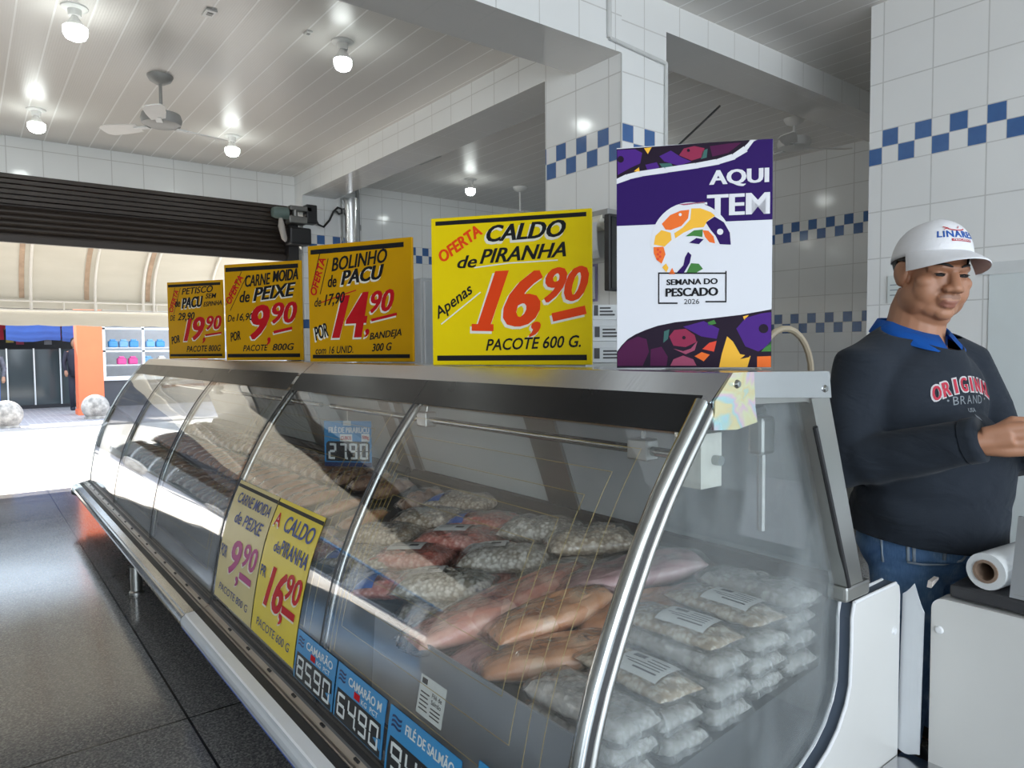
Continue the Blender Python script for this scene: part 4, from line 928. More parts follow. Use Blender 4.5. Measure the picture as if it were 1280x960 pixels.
bm = BM(); poly_fn(bm, [(.07,.105),(.125,.105),(.125,.135),(.07,.135)], pf, .0012); poly_fn(bm, [(.165,.105),(.20,.105),(.20,.138),(.165,.138)], pf, .0012); poly_fn(bm, [(.085,.17),(.12,.17),(.12,.19),(.085,.19)], pf, .0012); obj('white_sticker', bm, M_seg, t, world=False)
bm = BM(); letter(bm, 'CUBOS', .074,.112,.121,.127,.0016,0,bold=.03); letter(bm, '500g', .169,.112,.197,.130,.0016,0,bold=.02); obj('red_lettering', bm, M_red, t, world=False)
bm = BM(); tube(bm, [(.104,.188,-.001),(.104,.215,-.001),(.104,.243,-.004)], .0025, 6); obj('hook', bm, M_whi, t, world=False)
# curved posters stuck on the glass
M_pyel = plain('sunbleached yellow poster', (.74,.58,.03), .4, var=.1, scale=4); M_ppale = plain('pale yellow poster', (.62,.52,.22), .4, var=.15, scale=4); M_pblue = plain('dark blue paint', (.02,.05,.22), .5); M_pmag = plain('faded magenta paint', (.42,.04,.20), .5)
def glass_poster(ya, yb, a0, a1, mat, label, items, red):
    fn = lambda u, v, z: gl(ya-u*(ya-yb), a0+v*(a1-a0), .0012+z)
    t = thing('glass_poster', label, 'poster', (.78, (ya+yb)/2, .33), group='posters stuck on the curved glass')
    bm = BM(); sheet_fn(bm, 0, 0, 1, 1, fn, 0, .0008, nv=14); obj('sheet', bm, mat, t)
    bm = BM(); sheet_fn(bm, .0, .945, 1, .972, fn, .001, .0013, nv=1); obj('black_border_bar', bm, M_ink, t)
    b1, b2, sh = BM(), BM(), BM()
    for s, u0, v0, u1, v1, c, kw in items:
        letter(b2 if c == 'r' else b1, s, u0, v0, u1, v1, .0022, 0, fn=fn, **kw)
        if c == 'r': letter(sh, s, u0-.02, v0-.015, u1-.01, v1-.012, .0015, 0, fn=fn, **{**kw, 'bold': .07})
    obj('blue_lettering', b1, M_pblue, t); obj('red_price', b2, red, t); obj('white_shadow', sh, M_whi, t)
glass_poster(2.445, 2.055, .045, .50, M_pyel, 'yellow curved poster reading CALDO de PIRANHA 16,90 stuck on the glass', [
    ('CALDO', .30,.79,.93,.91,'k',dict(bold=.03,shear=.25)), ('A', .06,.80,.2,.90,'r',dict(bold=.03)), ('de', .22,.63,.36,.71,'k',dict(shear=.2)), ('PIRANHA', .36,.63,.95,.735,'k',dict(bold=.03,shear=.2)), ('PR', .04,.42,.18,.50,'k',dict()),
    ('16', .22,.24,.66,.54,'r',dict(bold=.05,shear=.3)), (',', .60,.19,.68,.27,'r',dict(bold=.04)), ('90', .66,.38,.97,.56,'r',dict(bold=.04,shear=.2)), ('-', .64,.28,.92,.33,'r',dict(bold=.05)), ('PACOTE 600 G', .12,.07,.9,.13,'k',dict(bold=.0,shear=.2))], M_red)
glass_poster(2.895, 2.455, .045, .50, M_ppale, 'pale yellow curved poster reading CARNE MOIDA 9,90, stuck left of the CALDO poster', [
    ('CARNE MOIDA', .12,.82,.94,.91,'k',dict(bold=.02,shear=.2)), ('de PEIXE', .2,.66,.9,.76,'k',dict(bold=.02,shear=.25)), ('POR', .03,.35,.2,.45,'k',dict()),
    ('9', .3,.26,.58,.55,'r',dict(bold=.05,shear=.3)), (',', .52,.20,.6,.28,'r',dict(bold=.04)), ('90', .62,.38,.95,.57,'r',dict(bold=.04,shear=.2)), ('-', .6,.28,.9,.33,'r',dict(bold=.05)), ('PACOTE 800 G', .12,.08,.9,.14,'k',dict(bold=.0,shear=.2))], M_pmag)
# ================================================================== GOODS IN THE CASES
rg = np.random.default_rng(7)
def wrap_mat(name, haze):
    m, nt, b = newmat(name); nt.nodes.remove(b); out = nt.nodes['Material Output']; _, v = pos(nt, True)
    h = noise_n(nt, v, 22, 3, dist=1.5)
    bp = nt.nodes.new('ShaderNodeBump'); bp.inputs['Strength'].default_value = .9; bp.inputs['Distance'].default_value = .012; nt.links.new(h.v, bp.inputs['Height'])
    tr = nt.nodes.new('ShaderNodeBsdfTransparent'); gl_ = nt.nodes.new('ShaderNodeBsdfGlossy'); gl_.inputs['Roughness'].default_value = .09; nt.links.new(bp.outputs[0], gl_.inputs['Normal'])
    df = nt.nodes.new('ShaderNodeBsdfDiffuse'); df.inputs[0].default_value = (.66,.66,.65,1)
    lw = nt.nodes.new('ShaderNodeLayerWeight'); nt.links.new(bp.outputs[0], lw.inputs['Normal']); f = E(nt, lw.outputs['Facing']).pow(2.5)*.8+.045
    m1 = nt.nodes.new('ShaderNodeMixShader'); nt.links.new(f.v, m1.inputs[0]); nt.links.new(tr.outputs[0], m1.inputs[1]); nt.links.new(gl_.outputs[0], m1.inputs[2])
    m2 = nt.nodes.new('ShaderNodeMixShader'); n2 = (noise_n(nt, v, 9, 4, dist=1)-.42).max(0.0)*haze; nt.links.new(n2.v, m2.inputs[0]); nt.links.new(m1.outputs[0], m2.inputs[1]); nt.links.new(df.outputs[0], m2.inputs[2])
    nt.links.new(m2.outputs[0], out.inputs[0]); return m
M_wrap = wrap_mat('clear plastic bag', .12); M_frost = wrap_mat('frosty plastic bag', 1.7)
def seafood(name, lo, mid, hi, sc=48, rough=.35):
    m, nt, b = newmat(name); _, v = pos(nt, True)
    c = E(nt, voro(nt, v, sc, out='Color')); n = noise_n(nt, v, 60, 3); d = E(nt, voro(nt, v, sc*1.6))
    setc(nt, b.inputs['Base Color'], ramp(nt, c*.34+n*.26+(d*-1.1+.72)*.5, [(.25, lo), (.5, mid), (.78, hi)])); b.inputs['Roughness'].default_value = rough; b.inputs['Coat Weight'].default_value = .4  # darker towards cell edges: shade between the lumps put into the colour
    bump(nt, b, n, .3, .002); return m
M_shr = seafood('grey shrimp', (.30,.27,.21), (.72,.70,.63), (.92,.90,.86)); M_shb = seafood('beige shrimp', (.40,.30,.20), (.78,.68,.54), (.92,.88,.80)); M_pnk = seafood('pink shrimp meat', (.55,.15,.11), (.78,.36,.29), (.88,.62,.54))
M_fp = seafood('pink fish fillet', (.62,.25,.18), (.80,.46,.36), (.88,.66,.54), 12); M_fo = seafood('orange fish fillet', (.68,.30,.14), (.84,.48,.29), (.90,.66,.46), 9); M_fl = seafood('lilac fish fillet', (.58,.34,.35), (.74,.52,.52), (.84,.66,.65), 12)
M_fb = seafood('brown frozen fish', (.28,.14,.08), (.56,.35,.23), (.76,.58,.43), 10); M_gry = seafood('grey frozen pieces', (.42,.40,.37), (.66,.64,.61), (.84,.83,.81), 40)
M_lab = plain('white paper label', (.74,.74,.72), .5); M_labk = plain('label print', (.06,.06,.065), .6); M_bluef = plain('blue printed film', (.03,.12,.48), .25, coat=.6, var=.5, scale=7)
def pillow(L, Wd, Hh, lump, seed, taper=0, nx=40, ny=26, flat=.35, bend=0, inflate=0, boxy=0):
    """lumpy cushion: two bulged faces sharing a seam; lump = bump radius (0: smooth folds)"""
    r = np.random.default_rng(seed); u = np.linspace(-1, 1, nx); v = np.linspace(-1, 1, ny); UU, VV = np.meshgrid(u, v, indexing='ij')
    tp = 1-taper*np.abs(UU)**1.6*(1+.25*np.sign(UU)); X = UU*L/2; Y = VV*Wd/2*tp+bend*UU**2
    prof = (1-np.abs(UU)**(4+4*boxy))**(.6-.15*boxy)*(1-np.abs(VV)**(3+4*boxy))**(.6-.15*boxy); bm = BM(); G_ = []
    for sgn in (1, -1):
        if lump:
            n = int(L*Wd/lump**2*1.4); cx = r.uniform(-L/2, L/2, n); cy = r.uniform(-Wd/2, Wd/2, n); ch = r.uniform(.4, 1, n)
            d2 = (X[..., None]-cx)**2+(Y[..., None]-cy)**2; bmp = np.max(np.sqrt(np.maximum(0, 1-d2/(lump*.8)**2))*ch, axis=-1)*lump*.8
        else: bmp = .05*Hh*np.sin(9*UU+3*VV+r.uniform(0, 6))*np.cos(5*VV+r.uniform(0, 6))+.06*Hh*np.sin(21*VV+4*UU)
        low = sum(a*np.sin(k1*UU+k2*VV+p) for a, k1, k2, p in zip((.12,.09,.06), r.uniform(1, 4, 3), r.uniform(1, 4, 3), r.uniform(0, 6, 3)))
        Z = sgn*prof*(Hh/2*(1+low)+bmp*(1 if sgn > 0 else .6)+inflate) + (0 if sgn > 0 else 0)
        G_.append([[bm.verts.new((X[i, j], Y[i, j], Z[i, j])) for j in range(ny)] for i in range(nx)])
    for s, A in enumerate(G_):
        for i in range(nx-1):
            for j in range(ny-1):
                q = (A[i][j], A[i+1][j], A[i+1][j+1], A[i][j+1]); bm.faces.new(q if s == 0 else q[::-1])
    bmesh.ops.remove_doubles(bm, verts=bm.verts, dist=1e-5); return bm
def wrap_shell(L, Wd, Hh, seed, taper=0, bend=0, boxy=0):
    bm = pillow(L*1.10, Wd*1.03, Hh*1.08, 0, seed, taper*.6, 26, 16, bend=bend, inflate=.003, boxy=boxy)
    r = random.Random(seed)
    for v in bm.verts:
        e = abs(v.co.x)/(L*.58)
        if e > .9: v.co.z += r.uniform(-.008, .008); v.co.x += r.uniform(-.006, .006)
    return bm
protos = {}
def make_pack(kind, L, Wd, Hh, mat, wrapm, lump, seed, label=None, film=False, taper=0, bend=0, name='seafood_bag', boxy=0):
    t = thing(name, 'seafood bag', 'bag', (0, 0, 0))
    obj('contents' if lump else 'fillet', pillow(L, Wd, Hh, lump, seed, taper, bend=bend, nx=44 if lump else 30, ny=28 if lump else 18, boxy=boxy), mat, t, world=False, smooth=True)
    obj('plastic_wrap', wrap_shell(L, Wd, Hh+lump*1.0, seed+50, taper, bend, boxy), wrapm, t, world=False, smooth=True)
    if label:
        lu, lv, lw, lh = label; bm = BM(); N_ = 8
        def zf(x, y):
            a, b_ = x/(L/2), y/(Wd/2); return ((Hh+lump)/2*1.14+.004)*max(0, 1-abs(a)**4)**.6*max(0, 1-abs(b_)**3)**.6+.004
        ang = .12
        P = lambda u, v, dz=0: (lu+(u*math.cos(ang)-v*math.sin(ang)), lv+(u*math.sin(ang)+v*math.cos(ang)), zf(lu+u, lv+v)+dz)
        for i in range(N_):
            for j in range(N_):
                q = [P(lw*(a/N_-.5), lh*(b_/N_-.5)) for a, b_ in ((i, j), (i+1, j), (i+1, j+1), (i, j+1))]; bm.faces.new([bm.verts.new(p) for p in q])
        bmesh.ops.remove_doubles(bm, verts=bm.verts, dist=1e-5); lo = obj('paper_label', bm, M_lab, t, world=False, smooth=True)
        bm = BM()
        for x0, y0, x1, y1 in ((.10,-.30,.36,-.12), (-.4,.28,.1,.34), (-.4,.14,.3,.18), (-.4,.02,.2,.06), (-.4,-.10,.0,-.06), (-.4,-.25,.0,-.21), (.2,.05,.4,.09)):
            bm.faces.new([bm.verts.new(P(lw*a, lh*b_, .0012)) for a, b_ in ((x0, y0), (x1, y0), (x1, y1), (x0, y1))])
        obj('label_print', bm, M_labk, lo, world=False)
    if film:
        bm = BM(); N_ = 10; x0, x1 = -.5*L, -.22*L
        for i in range(N_):
            for j in range(4):
                q = []
                for a, b_ in ((i, j), (i+1, j), (i+1, j+1), (i, j+1)):
                    y = Wd*.92*(a/N_-.5); x = x0+(x1-x0)*b_/4; u, v = x/(L/2), y/(Wd/2); q.append((x, y, ((Hh+lump)/2*1.14+.004)*max(0, 1-abs(u)**4)**.6*max(0, 1-abs(v)**3)**.6+.003))
                bm.faces.new([bm.verts.new(p) for p in q])
        bmesh.ops.remove_doubles(bm, verts=bm.verts, dist=1e-5); obj('blue_film_band', bm, M_bluef, t, world=False, smooth=True)
    protos[kind] = [t, False]
sz = (.28,.172,.05)
make_pack('shr1', *sz, M_shr, M_wrap, .025, 1, label=(-.06,.02,.12,.105)); make_pack('shr2', *sz, M_shr, M_wrap, .024, 2); make_pack('shr3', *sz, M_shb, M_wrap, .025, 3)
make_pack('pnk1', *sz, M_pnk, M_wrap, .016, 4, label=(-.015,.015,.12,.12)); make_pack('pnk2', *sz, M_pnk, M_wrap, .016, 5, film=True); make_pack('blue', *sz, M_shb, M_wrap, .017, 6, film=True)
make_pack('filA', .56,.165,.075, M_fp, M_wrap, 0, 11, taper=.45, bend=.02, name='fish_fillet_pack'); make_pack('filB', .40,.165,.07, M_fl, M_wrap, 0, 12, taper=.4, bend=-.02, name='fish_fillet_pack'); make_pack('filC', .34,.145,.062, M_fo, M_wrap, 0, 13, taper=.45, name='fish_fillet_pack')
nz = (.262,.134,.028)
make_pack('gry1', *nz, M_gry, M_frost, .017, 21, boxy=1); make_pack('gry2', *nz, M_gry, M_frost, .018, 22, boxy=1); make_pack('gryL', *nz, M_shb, M_wrap, .017, 23, label=(-.03,.005,.12,.095))
make_pack('brn1', .20,.10,.04, M_fb, M_wrap, 0, 31, taper=.3, name='frozen_fish_pack'); make_pack('brn2', .20,.10,.036, M_fb, M_wrap, .03, 32, name='frozen_fish_pack'); make_pack('brn3', .20,.10,.04, M_fo, M_wrap, 0, 33, taper=.4, name='frozen_fish_pack')
def put(kind, x, y, z, ang, label, group=None, tilt=0.0, roll=0.0):
    T = Matrix.Translation((x, y, z)) @ Matrix.Rotation(math.radians(ang), 4, 'Z') @ Matrix.Rotation(tilt, 4, 'Y') @ Matrix.Rotation(roll, 4, 'X')
    t, used = protos[kind]
    if not used: protos[kind][1] = True; t.matrix_world = T; W[t] = T; o = t
    else: o = dup(t, mat=T)
    o['label'] = label; o['group'] = group or 'bags of seafood in the display cases'
    o['category'] = 'fish pack' if kind[:3] in ('fil', 'brn') else 'seafood bag'
    return o
SL = .11                                                      # slope of the tray
tz = lambda x: .42+(x-.90)*.08/.73                            # tray height
pz = lambda x: .56+(x-.89)*.2                                 # top of the goods
for k, x, y, a, dz, lab in (
    ('shr1', 1.115, 1.785, -50, 0, 'clear bag of grey shrimp with white label, on top nearest the front sheet'),
    ('shr3', 1.065, 1.64, -42, -.045, 'clear bag of grey shrimp at the corner of the pile beside the big pink fillet'),
    ('pnk1', 1.165, 2.065, -55, 0, 'bag of pink shrimp meat under a white label, middle of the shrimp pile'),
    ('pnk2', 1.05, 1.93, -50, -.012, 'pink bag with blue printed film band right behind the steel front sheet'),
    ('shr3', 1.215, 2.33, -62, 0, 'beige bag of shrimp at the left of the pile behind the labelled pink one'),
    ('pnk1', 1.335, 2.045, -60, .004, 'bag of pink meat with paper label lying one row behind the middle'),
    ('shr1', 1.335, 1.765, -52, 0, 'clear bag of large grey shrimp with torn white label, centre of the pile'),
    ('shr2', 1.20, 1.615, -35, -.045, 'dark grey bag of shrimp underneath, touching the long pink fillet'),
    ('pnk2', 1.485, 2.08, -58, 0, 'reddish bag of meat at the back of the pile'),
    ('shr3', 1.385, 2.30, -60, .004, 'pale bag of shrimp at the back left of the pile'),
    ('shr2', 1.545, 1.84, -62, .0, 'grey bag of shrimp against the sliding doors, middle of the back row'),
    ('shr2', 1.415, 1.585, -30, -.04, 'grey bag of shrimp half hidden behind the long pink fillet'),
    ('shr3', 1.575, 1.625, -35, -.004, 'grey bag of shrimp at the right end of the back row'),
    ('blue', 1.57, 2.36, -70, .0, 'bag with blue printed film at the far back corner of the pile'),
    ('blue', 1.07, 2.21, -65, .0, 'blue printed bag left of the pink bags near the front sheet'),
    ('pnk2', 1.06, 2.47, -80, -.03, 'pink bag lying low beside the chrome arch of the glass')):
    put(k, x, y, pz(x)-.030+dz, a, lab, 'bags in the shrimp pile', tilt=-SL*.5)
    if dz > -.02 and 1.06 < x < 1.5: put(['shr2','pnk2','shr3'][int(x*100) % 3], x+.01, y-.012, pz(x)-.033+dz-.062, a+6, 'bag buried in the lower layer of the shrimp pile', 'bags in the lower layer of the shrimp pile', tilt=-SL*.5)
put('filA', 1.135, 1.495, .598, -6, 'long pink fish fillet in clear plastic lying across the case', 'fish fillets', tilt=-.19)
put('filB', 1.44, 1.33, .660, -32, 'lilac pink fish fillet towards the back, behind the end arch', 'fish fillets', tilt=-.17)
put('filC', 1.165, 1.345, .606, -14, 'shorter orange pink fillet in front of the lilac one', 'fish fillets', tilt=-.2)
put('filC', 1.075, 1.25, .555, -30, 'orange fillet slipping down behind the pale front sheet', 'fish fillets', tilt=-.15)
put('filC', 1.36, 1.235, .600, -20, 'orange fillet tucked beneath the lilac one', 'fish fillets', tilt=-.15)
put('filB', 1.10, 1.42, .525, -6, 'fillet lying underneath the long pink one', 'fish fillets', tilt=-.15)
cols_x = [.985, 1.135, 1.285, 1.435, 1.575]
names = ['first column from the glass front', 'second column from the front', 'third column from the front', 'fourth column from the front', 'back column']
for c, x in enumerate(cols_x):
    z = tz(x)+.026; k = 0
    while z < pz(x)+.012:
        top = z+.051 >= pz(x)+.012
        put(('gryL' if top and c in (1, 2, 3) else ('gry1' if (k+c) % 2 else 'gry2')), x+.004*math.sin(3*k+c), 1.03+.008*math.cos(5*k+2*c), z, 90+2.5*math.sin(7*k+3*c),
            ('topmost frosty bag of the stack behind the end glass, ' if top else 'frosty grey bag below the top of the stack behind the end glass, ')+names[c].replace(' from the glass front', '').replace(' from the front', ''), 'frosty bags behind the end glass', roll=.05)
        z += .051; k += 1
k = 0
for y0, y1, n, where in ((2.60, 2.86, 2, 'near case beyond the shrimp pile'), (3.08, 6.2, 24, 'far case')):
    for j in range(n):
        y = y0+(y1-y0)*j/max(1, n-1)
        for i, x in enumerate((1.02, 1.265, 1.505)):
            q = ('brn1', 'brn2', 'brn3')[(k*7+i) % 3]; k += 1
            put(q, x+.012*math.sin(k*2.3), y+.01*math.cos(k*3.1), pz(x)-.03+.006*math.sin(k*1.7), 4*math.sin(k*1.9), 'brown frozen fish pack in rows in the '+where, 'frozen fish packs in the '+where.split(' beyond')[0], tilt=-.19)
# trays that carry the goods
def bed(case, y0, y1):
    bm = BM(); prism_y(bm, [(.902,.424),(1.62,.502),(1.62,.632),(.905,.489)], y0, y1); obj('raised_bed', bm, M_tray, case)
bed(far_case, 3.0, 6.28); bed(near_case, 2.5, 2.9)
bm = BM(); prism_y(bm, [(.902,.424),(1.62,.502),(1.62,.530),(.905,.428)], 1.18, 2.5); obj('raised_bed', bm, M_tray, near_case)
# ================================================================== CEILING FANS, LAMPS, THINGS BEHIND THE CASE
M_fanw = plain('white fan blade', (.72,.70,.67), .4); M_fang = plain('grey fan motor', (.30,.30,.29), .45); M_porc = plain('white porcelain', (.72,.72,.70), .3)
def fan(x, y, zc, drop, ang, label, col=M_fang, R=.46):
    t = thing('ceiling_fan', label, 'fan', (x, y, zc), group='ceiling fans'); zh = zc-drop
    bm = BM(); lathe(bm, [(0, -.06), (.03, -.058), (.07, -.035), (.085, -.008), (.085, 0)], (x, y, zc), 24); obj('canopy', bm, col, t, smooth=40)
    bm = BM(); tube(bm, [(x, y, zc-.05), (x, y, zh+.05)], .011, 10); obj('rod', bm, col, t, smooth=40)
    bm = BM(); lathe(bm, [(0, -.05), (.08, -.05), (.125, -.035), (.135, .0), (.125, .035), (.06, .055), (.02, .075), (0, .075)], (x, y, zh), 28); obj('motor', bm, col, t, smooth=40)
    for k in range(3):
        A = Matrix.Translation((x, y, zh-.045)) @ Matrix.Rotation(ang+k*2*PI/3, 4, 'Z')
        bm = BM(); box(bm, .10, -.02, -.006, .21, .02, .004, mat=A); o = obj('blade_arm', bm, M_porc, t)
        bm = BM(); n = 10; B = A @ Matrix.Rotation(math.radians(12), 4, 'X'); top, bot = [], []
        out = [(.17,-.045),(.30,-.062),(R-.04,-.068),(R,-.045),(R+.005,0),(R,.045),(R-.04,.068),(.30,.062),(.17,.045)]
        a = [bm.verts.new(B @ Vector((p[0], p[1], -.004))) for p in out]; c = [bm.verts.new(B @ Vector((p[0], p[1], .003))) for p in out]
        bm.faces.new(a[::-1]); bm.faces.new(c)
        for i in range(len(out)): bm.faces.new((a[i], a[(i+1)%len(out)], c[(i+1)%len(out)], c[i]))
        obj('blade', bm, M_fanw, t)
fan(1.161, 5.496, ZL, .30, math.radians(-108), 'grey hub ceiling fan with three white blades over the shop entrance')
fan(5.323, 6.702, ZL, .36, math.radians(15), 'small white ceiling fan seen between beam and column', M_porc)
fan(5.64, 3.36, ZL, .205, math.radians(-36), 'white ceiling fan behind the purple sign, beyond the right beam', M_porc, .48)
M_bulb = emit('lit bulb', (.93, 1.0, .97), 13)
def lamp(x, y, zc, label, wide=False):
    t = thing('ceiling_lamp', label, 'lamp', (x, y, zc), group='bare bulbs on the ceilings')
    bm = BM(); lathe(bm, [(.0, -.012), (.05, -.014), (.068, -.006), (.07, 0)], (x, y, zc), 24); lathe(bm, [(.02, -.05), (.033, -.05), (.036, -.02), (.036, -.01)], (x, y, zc), 18); obj('socket', bm, M_porc, t, smooth=40)
    bm = BM(); lathe(bm, [(.014, -.045), (.022, -.06), (.05, -.10), (.054, -.112)], (x, y, zc), 20); obj('bulb_neck', bm, M_porc, t, smooth=40)
    bm = BM(); r = .062 if wide else .055; lathe(bm, [(r, -.112), (r*.99, -.145), (r*.8, -.168), (r*.4, -.18), (0, -.183)], (x, y, zc), 24); obj('bulb', bm, M_bulb, t, smooth=True)
lamp(1.947, 4.223, ZL, 'lit bulb on the left ceiling, nearest the column'); lamp(.564, 4.70, ZL, 'lit bulb at the top edge of the photo on the left ceiling', True)
lamp(.529, 6.821, ZL, 'lit bulb near the shutter, left of the grey fan', True); lamp(1.977, 6.627, ZL, 'lit bulb near the shutter, right of the grey fan', True); lamp(4.619, 6.717, ZL, 'lit bulb in the back room between beam and column'); lamp(5.1, 4.6, ZL, 'lit bulb hidden behind the purple sign in the back room')
for x, y, lab in ((1.18, 4.31, 'small white plate on the left ceiling, near the top edge'), (1.724, 4.22, 'tiny white clip on the left ceiling left of the bulb')):
    t = thing('ceiling_plate', lab, 'plate', (x, y, ZL)); s = .05 if x < 1.5 else .03
    bm = BM(); box(bm, x-s*.6, y-s, ZL-.012, x+s*.6, y+s, ZL, bev=.003); obj('cover', bm, M_porc, t); bm = BM(); box(bm, x-s*.3, y-s*.4, ZL-.015, x+s*.3, y+s*.3, ZL-.011); obj('insert', bm, M_fang, t)
# --- back room furniture seen between the signs
M_fridge = plain('pale grey fridge', (.52,.55,.57), .4)
t = thing('upright_freezer', 'pale grey upright freezer against the back wall, between the yellow signs', 'freezer', (4.5,7.3,0))
bm = BM(); box(bm, 4.12, 7.0, .08, 4.85, 7.72, 2.10, bev=.02); obj('cabinet', bm, M_fridge, t)
bm = BM(); box(bm, 4.14, 6.955, .14, 4.83, 6.998, 2.06, bev=.01); d = obj('door', bm, plain('freezer door', (.60,.63,.65), .35), t)
bm = BM(); tube(bm, [(4.75,6.955,.95),(4.75,6.92,.98),(4.75,6.92,1.45),(4.75,6.955,1.48)], .012, 8); obj('handle', bm, M_blk, d, smooth=40)
bm = BM(); box(bm, 4.12,7.02,0,4.85,7.70,.08); obj('plinth', bm, M_blk, t)
t = thing('standing_fan', 'black standing fan half hidden by the left edge of the lemon yellow sign', 'fan', (3.1,4.6,1.6))
c0 = Vector((2.80,3.86,1.60)); ax = Matrix.Rotation(math.radians(90), 4, 'X')
bm = BM()
for q in range(7): 
    rr = .05+.035*q; tube(bm, [(c0.x+rr*math.cos(a)*.8, c0.y+rr*math.cos(a)*-.6, c0.z+rr*math.sin(a)) for a in np.linspace(0, 2*PI, 29)], .005, 5)
obj('grille', bm, M_blk, t)
bm = BM(); lathe(bm, [(0,-.09),(.06,-.085),(.07,0),(.03,.01),(0,.01)], c0+Vector((.06,.08,0)), 18, mat=Matrix.Rotation(math.radians(-37), 4, 'Z') @ ax); obj('motor', bm, M_blk, t, smooth=40)
bm = BM(); tube(bm, [c0+Vector((.10,.13,0)), c0+Vector((.14,.19,-.2)), (2.80,4.2,.02)], .02, 8); lathe(bm, [(.18,0),(.17,.02),(.03,.04)], (2.80,4.2,0), 20); obj('stand', bm, M_blk, t, smooth=40)
# shelf with white boxes, roll holder and a black screen, between the lemon and purple signs
def away(px_x, dist):                                        # a compass point: bearing from the place the photo was taken, and distance
    a = math.radians(YAW)+math.atan((px_x-640)/FPX); return dist*math.sin(a), dist*math.cos(a)
t = thing('storage_shelf', 'small steel shelf unit behind the case, seen between the lemon and purple signs', 'shelf', (2.45,2.3,0))
bm = BM(); SX0, SX1, SY0, SY1 = 2.25, 2.85, 2.36, 2.70
for x in (SX0, SX1):
    for y in (SY0, SY1): box(bm, x-.012, y-.012, 0, x+.012, y+.012, 1.25)
obj('upright', bm, M_frame, t)
for z in (.35, .8, 1.2): bm = BM(); box(bm, SX0-.015, SY0-.015, z-.012, SX1+.015, SY1+.015, z+.012); obj('shelf_board', bm, M_frame, t)
M_box = plain('white carton', (.66,.68,.69), .7)
def carton(x, y, z, w_, d_, h, label, txt):
    T = Matrix.Translation((x, y, z)) @ Matrix.Rotation(math.radians(-38), 4, 'Z'); t = thing('carton', label, 'box', mat=T, group='white cartons behind the signs')
    bm = BM(); box(bm, -w_/2, -d_/2, 0, w_/2, d_/2, h, bev=.003); obj('box_body', bm, M_box, t, world=False)
    bm = BM(); box(bm, -w_/2-.002, -d_/2-.002, h-.03, w_/2+.002, d_/2+.002, h+.002, bev=.002); obj('lid', bm, M_box, t, world=False)
    bm = BM()
    for q in range(3): box(bm, -.02+w_*.12, -d_/2-.0035, .02+.016*q, w_*.38-.01*q, -d_/2-.002, .028+.016*q)
    box(bm, -w_*.12, -d_/2-.0035, .02, -w_*.02, -d_/2-.002, .07); obj('printing', bm, M_labk, t, world=False)
carton(2.47, 2.50, 1.2125, .26, .18, .10, 'white carton with dark print, bottom of the stack between the signs', 1)
carton(2.48, 2.51, 1.3155, .24, .18, .10, 'white carton with dark print, middle of the stack between the signs', 1)
carton(2.47, 2.51, 1.4185, .20, .16, .07, 'plain small carton on top of the stack between the signs', 0)
t = thing('wall_screen', 'flat black screen fixed to the tiled column, edge showing beside the purple sign', 'screen', (3.1,2.75,1.9))
bm = BM(); box(bm, 2.785,2.735,1.595,3.25,2.775,2.01, bev=.006); obj('casing', bm, M_blk, t)
bm = BM(); box(bm, 2.80,2.730,1.61,3.235,2.736,1.995); obj('glass', bm, plain('black glass', (.01,.011,.012), .1), t)
bm = BM(); box(bm, 3.05,2.774,1.72,3.17,2.829,1.9); obj('wall_mount', bm, M_frame, t)
t = thing('bag_dispenser', 'white plastic bag roll holder on the column, left of the black screen', 'dispenser', (2.95,2.95,1.95))
bm = BM(); tube(bm, [(2.92,2.88,2.00),(2.92,3.25,2.00)], .010, 8); box(bm, 2.90,2.86,2.02,2.979,3.27,2.07, bev=.004); obj('bracket', bm, M_fang, t)
bm = BM(); tube(bm, [(2.92,2.90,2.00),(2.92,3.23,2.00)], .045, 18); obj('roll', bm, M_whi, t, smooth=40)
bm = BM(); prof = [(2.874,2.0),(2.872,1.92),(2.88,1.84),(2.90,1.80)]; prism_y(bm, prof+[(x+.003, z) for x, z in prof[::-1]], 2.92, 3.2); obj('hanging_bag', bm, plain('translucent bag', (.70,.72,.72), .3), t)
t = thing('notice', 'small white framed notice with lilac edge on the column, beside the lemon yellow sign', 'notice', (2.97,3.1,1.65))
bm = BM(); box(bm, 2.972,3.02,1.56,2.978,3.2,1.78); obj('frame', bm, plain('lilac edge', (.25,.22,.38), .5), t); bm = BM(); box(bm, 2.968,3.035,1.575,2.973,3.185,1.765); obj('paper', bm, M_box, t)
# papers on the right wall
for y, z, w_, h, lab in ((1.93,1.62,.14,.16,'small printed notice on the right wall behind the white cap'), (.735,1.27,.20,.17,'sheet with faint pencil drawing on the pale board at the right edge')):
    t = thing('wall_notice', lab, 'notice', (XR, y, z)); bm = BM(); box(bm, XR-.0105, y-w_/2, z-h/2, XR-.0065, y+w_/2, z+h/2); obj('paper', bm, plain('notice paper', (.68,.72,.71), .5), t)
    bm = BM(); rr = random.Random(3)
    if y > 1:
        for k in range(4): box(bm, XR-.0125, y-w_/2+.002, z-h/2+.002, XR-.0110, y-w_/2+.006, z+h/2-.002) if k == 0 else box(bm, XR-.0125, y-.04, z+.05-.03*k, XR-.0110, y+.055, z+.056-.03*k)
    else:
        for k in range(9):
            a = (XR-.0115, y+rr.uniform(-.08,.08), z+rr.uniform(-.06,.06)); tube(bm, [a, (a[0], a[1]+rr.uniform(-.03,.03), a[2]+rr.uniform(-.04,.04)), (a[0], a[1]+rr.uniform(-.03,.03), a[2]+rr.uniform(-.04,.04))], .0012, 4)
    obj('marks', bm, plain('faint ink', (.28,.32,.34), .7), t)
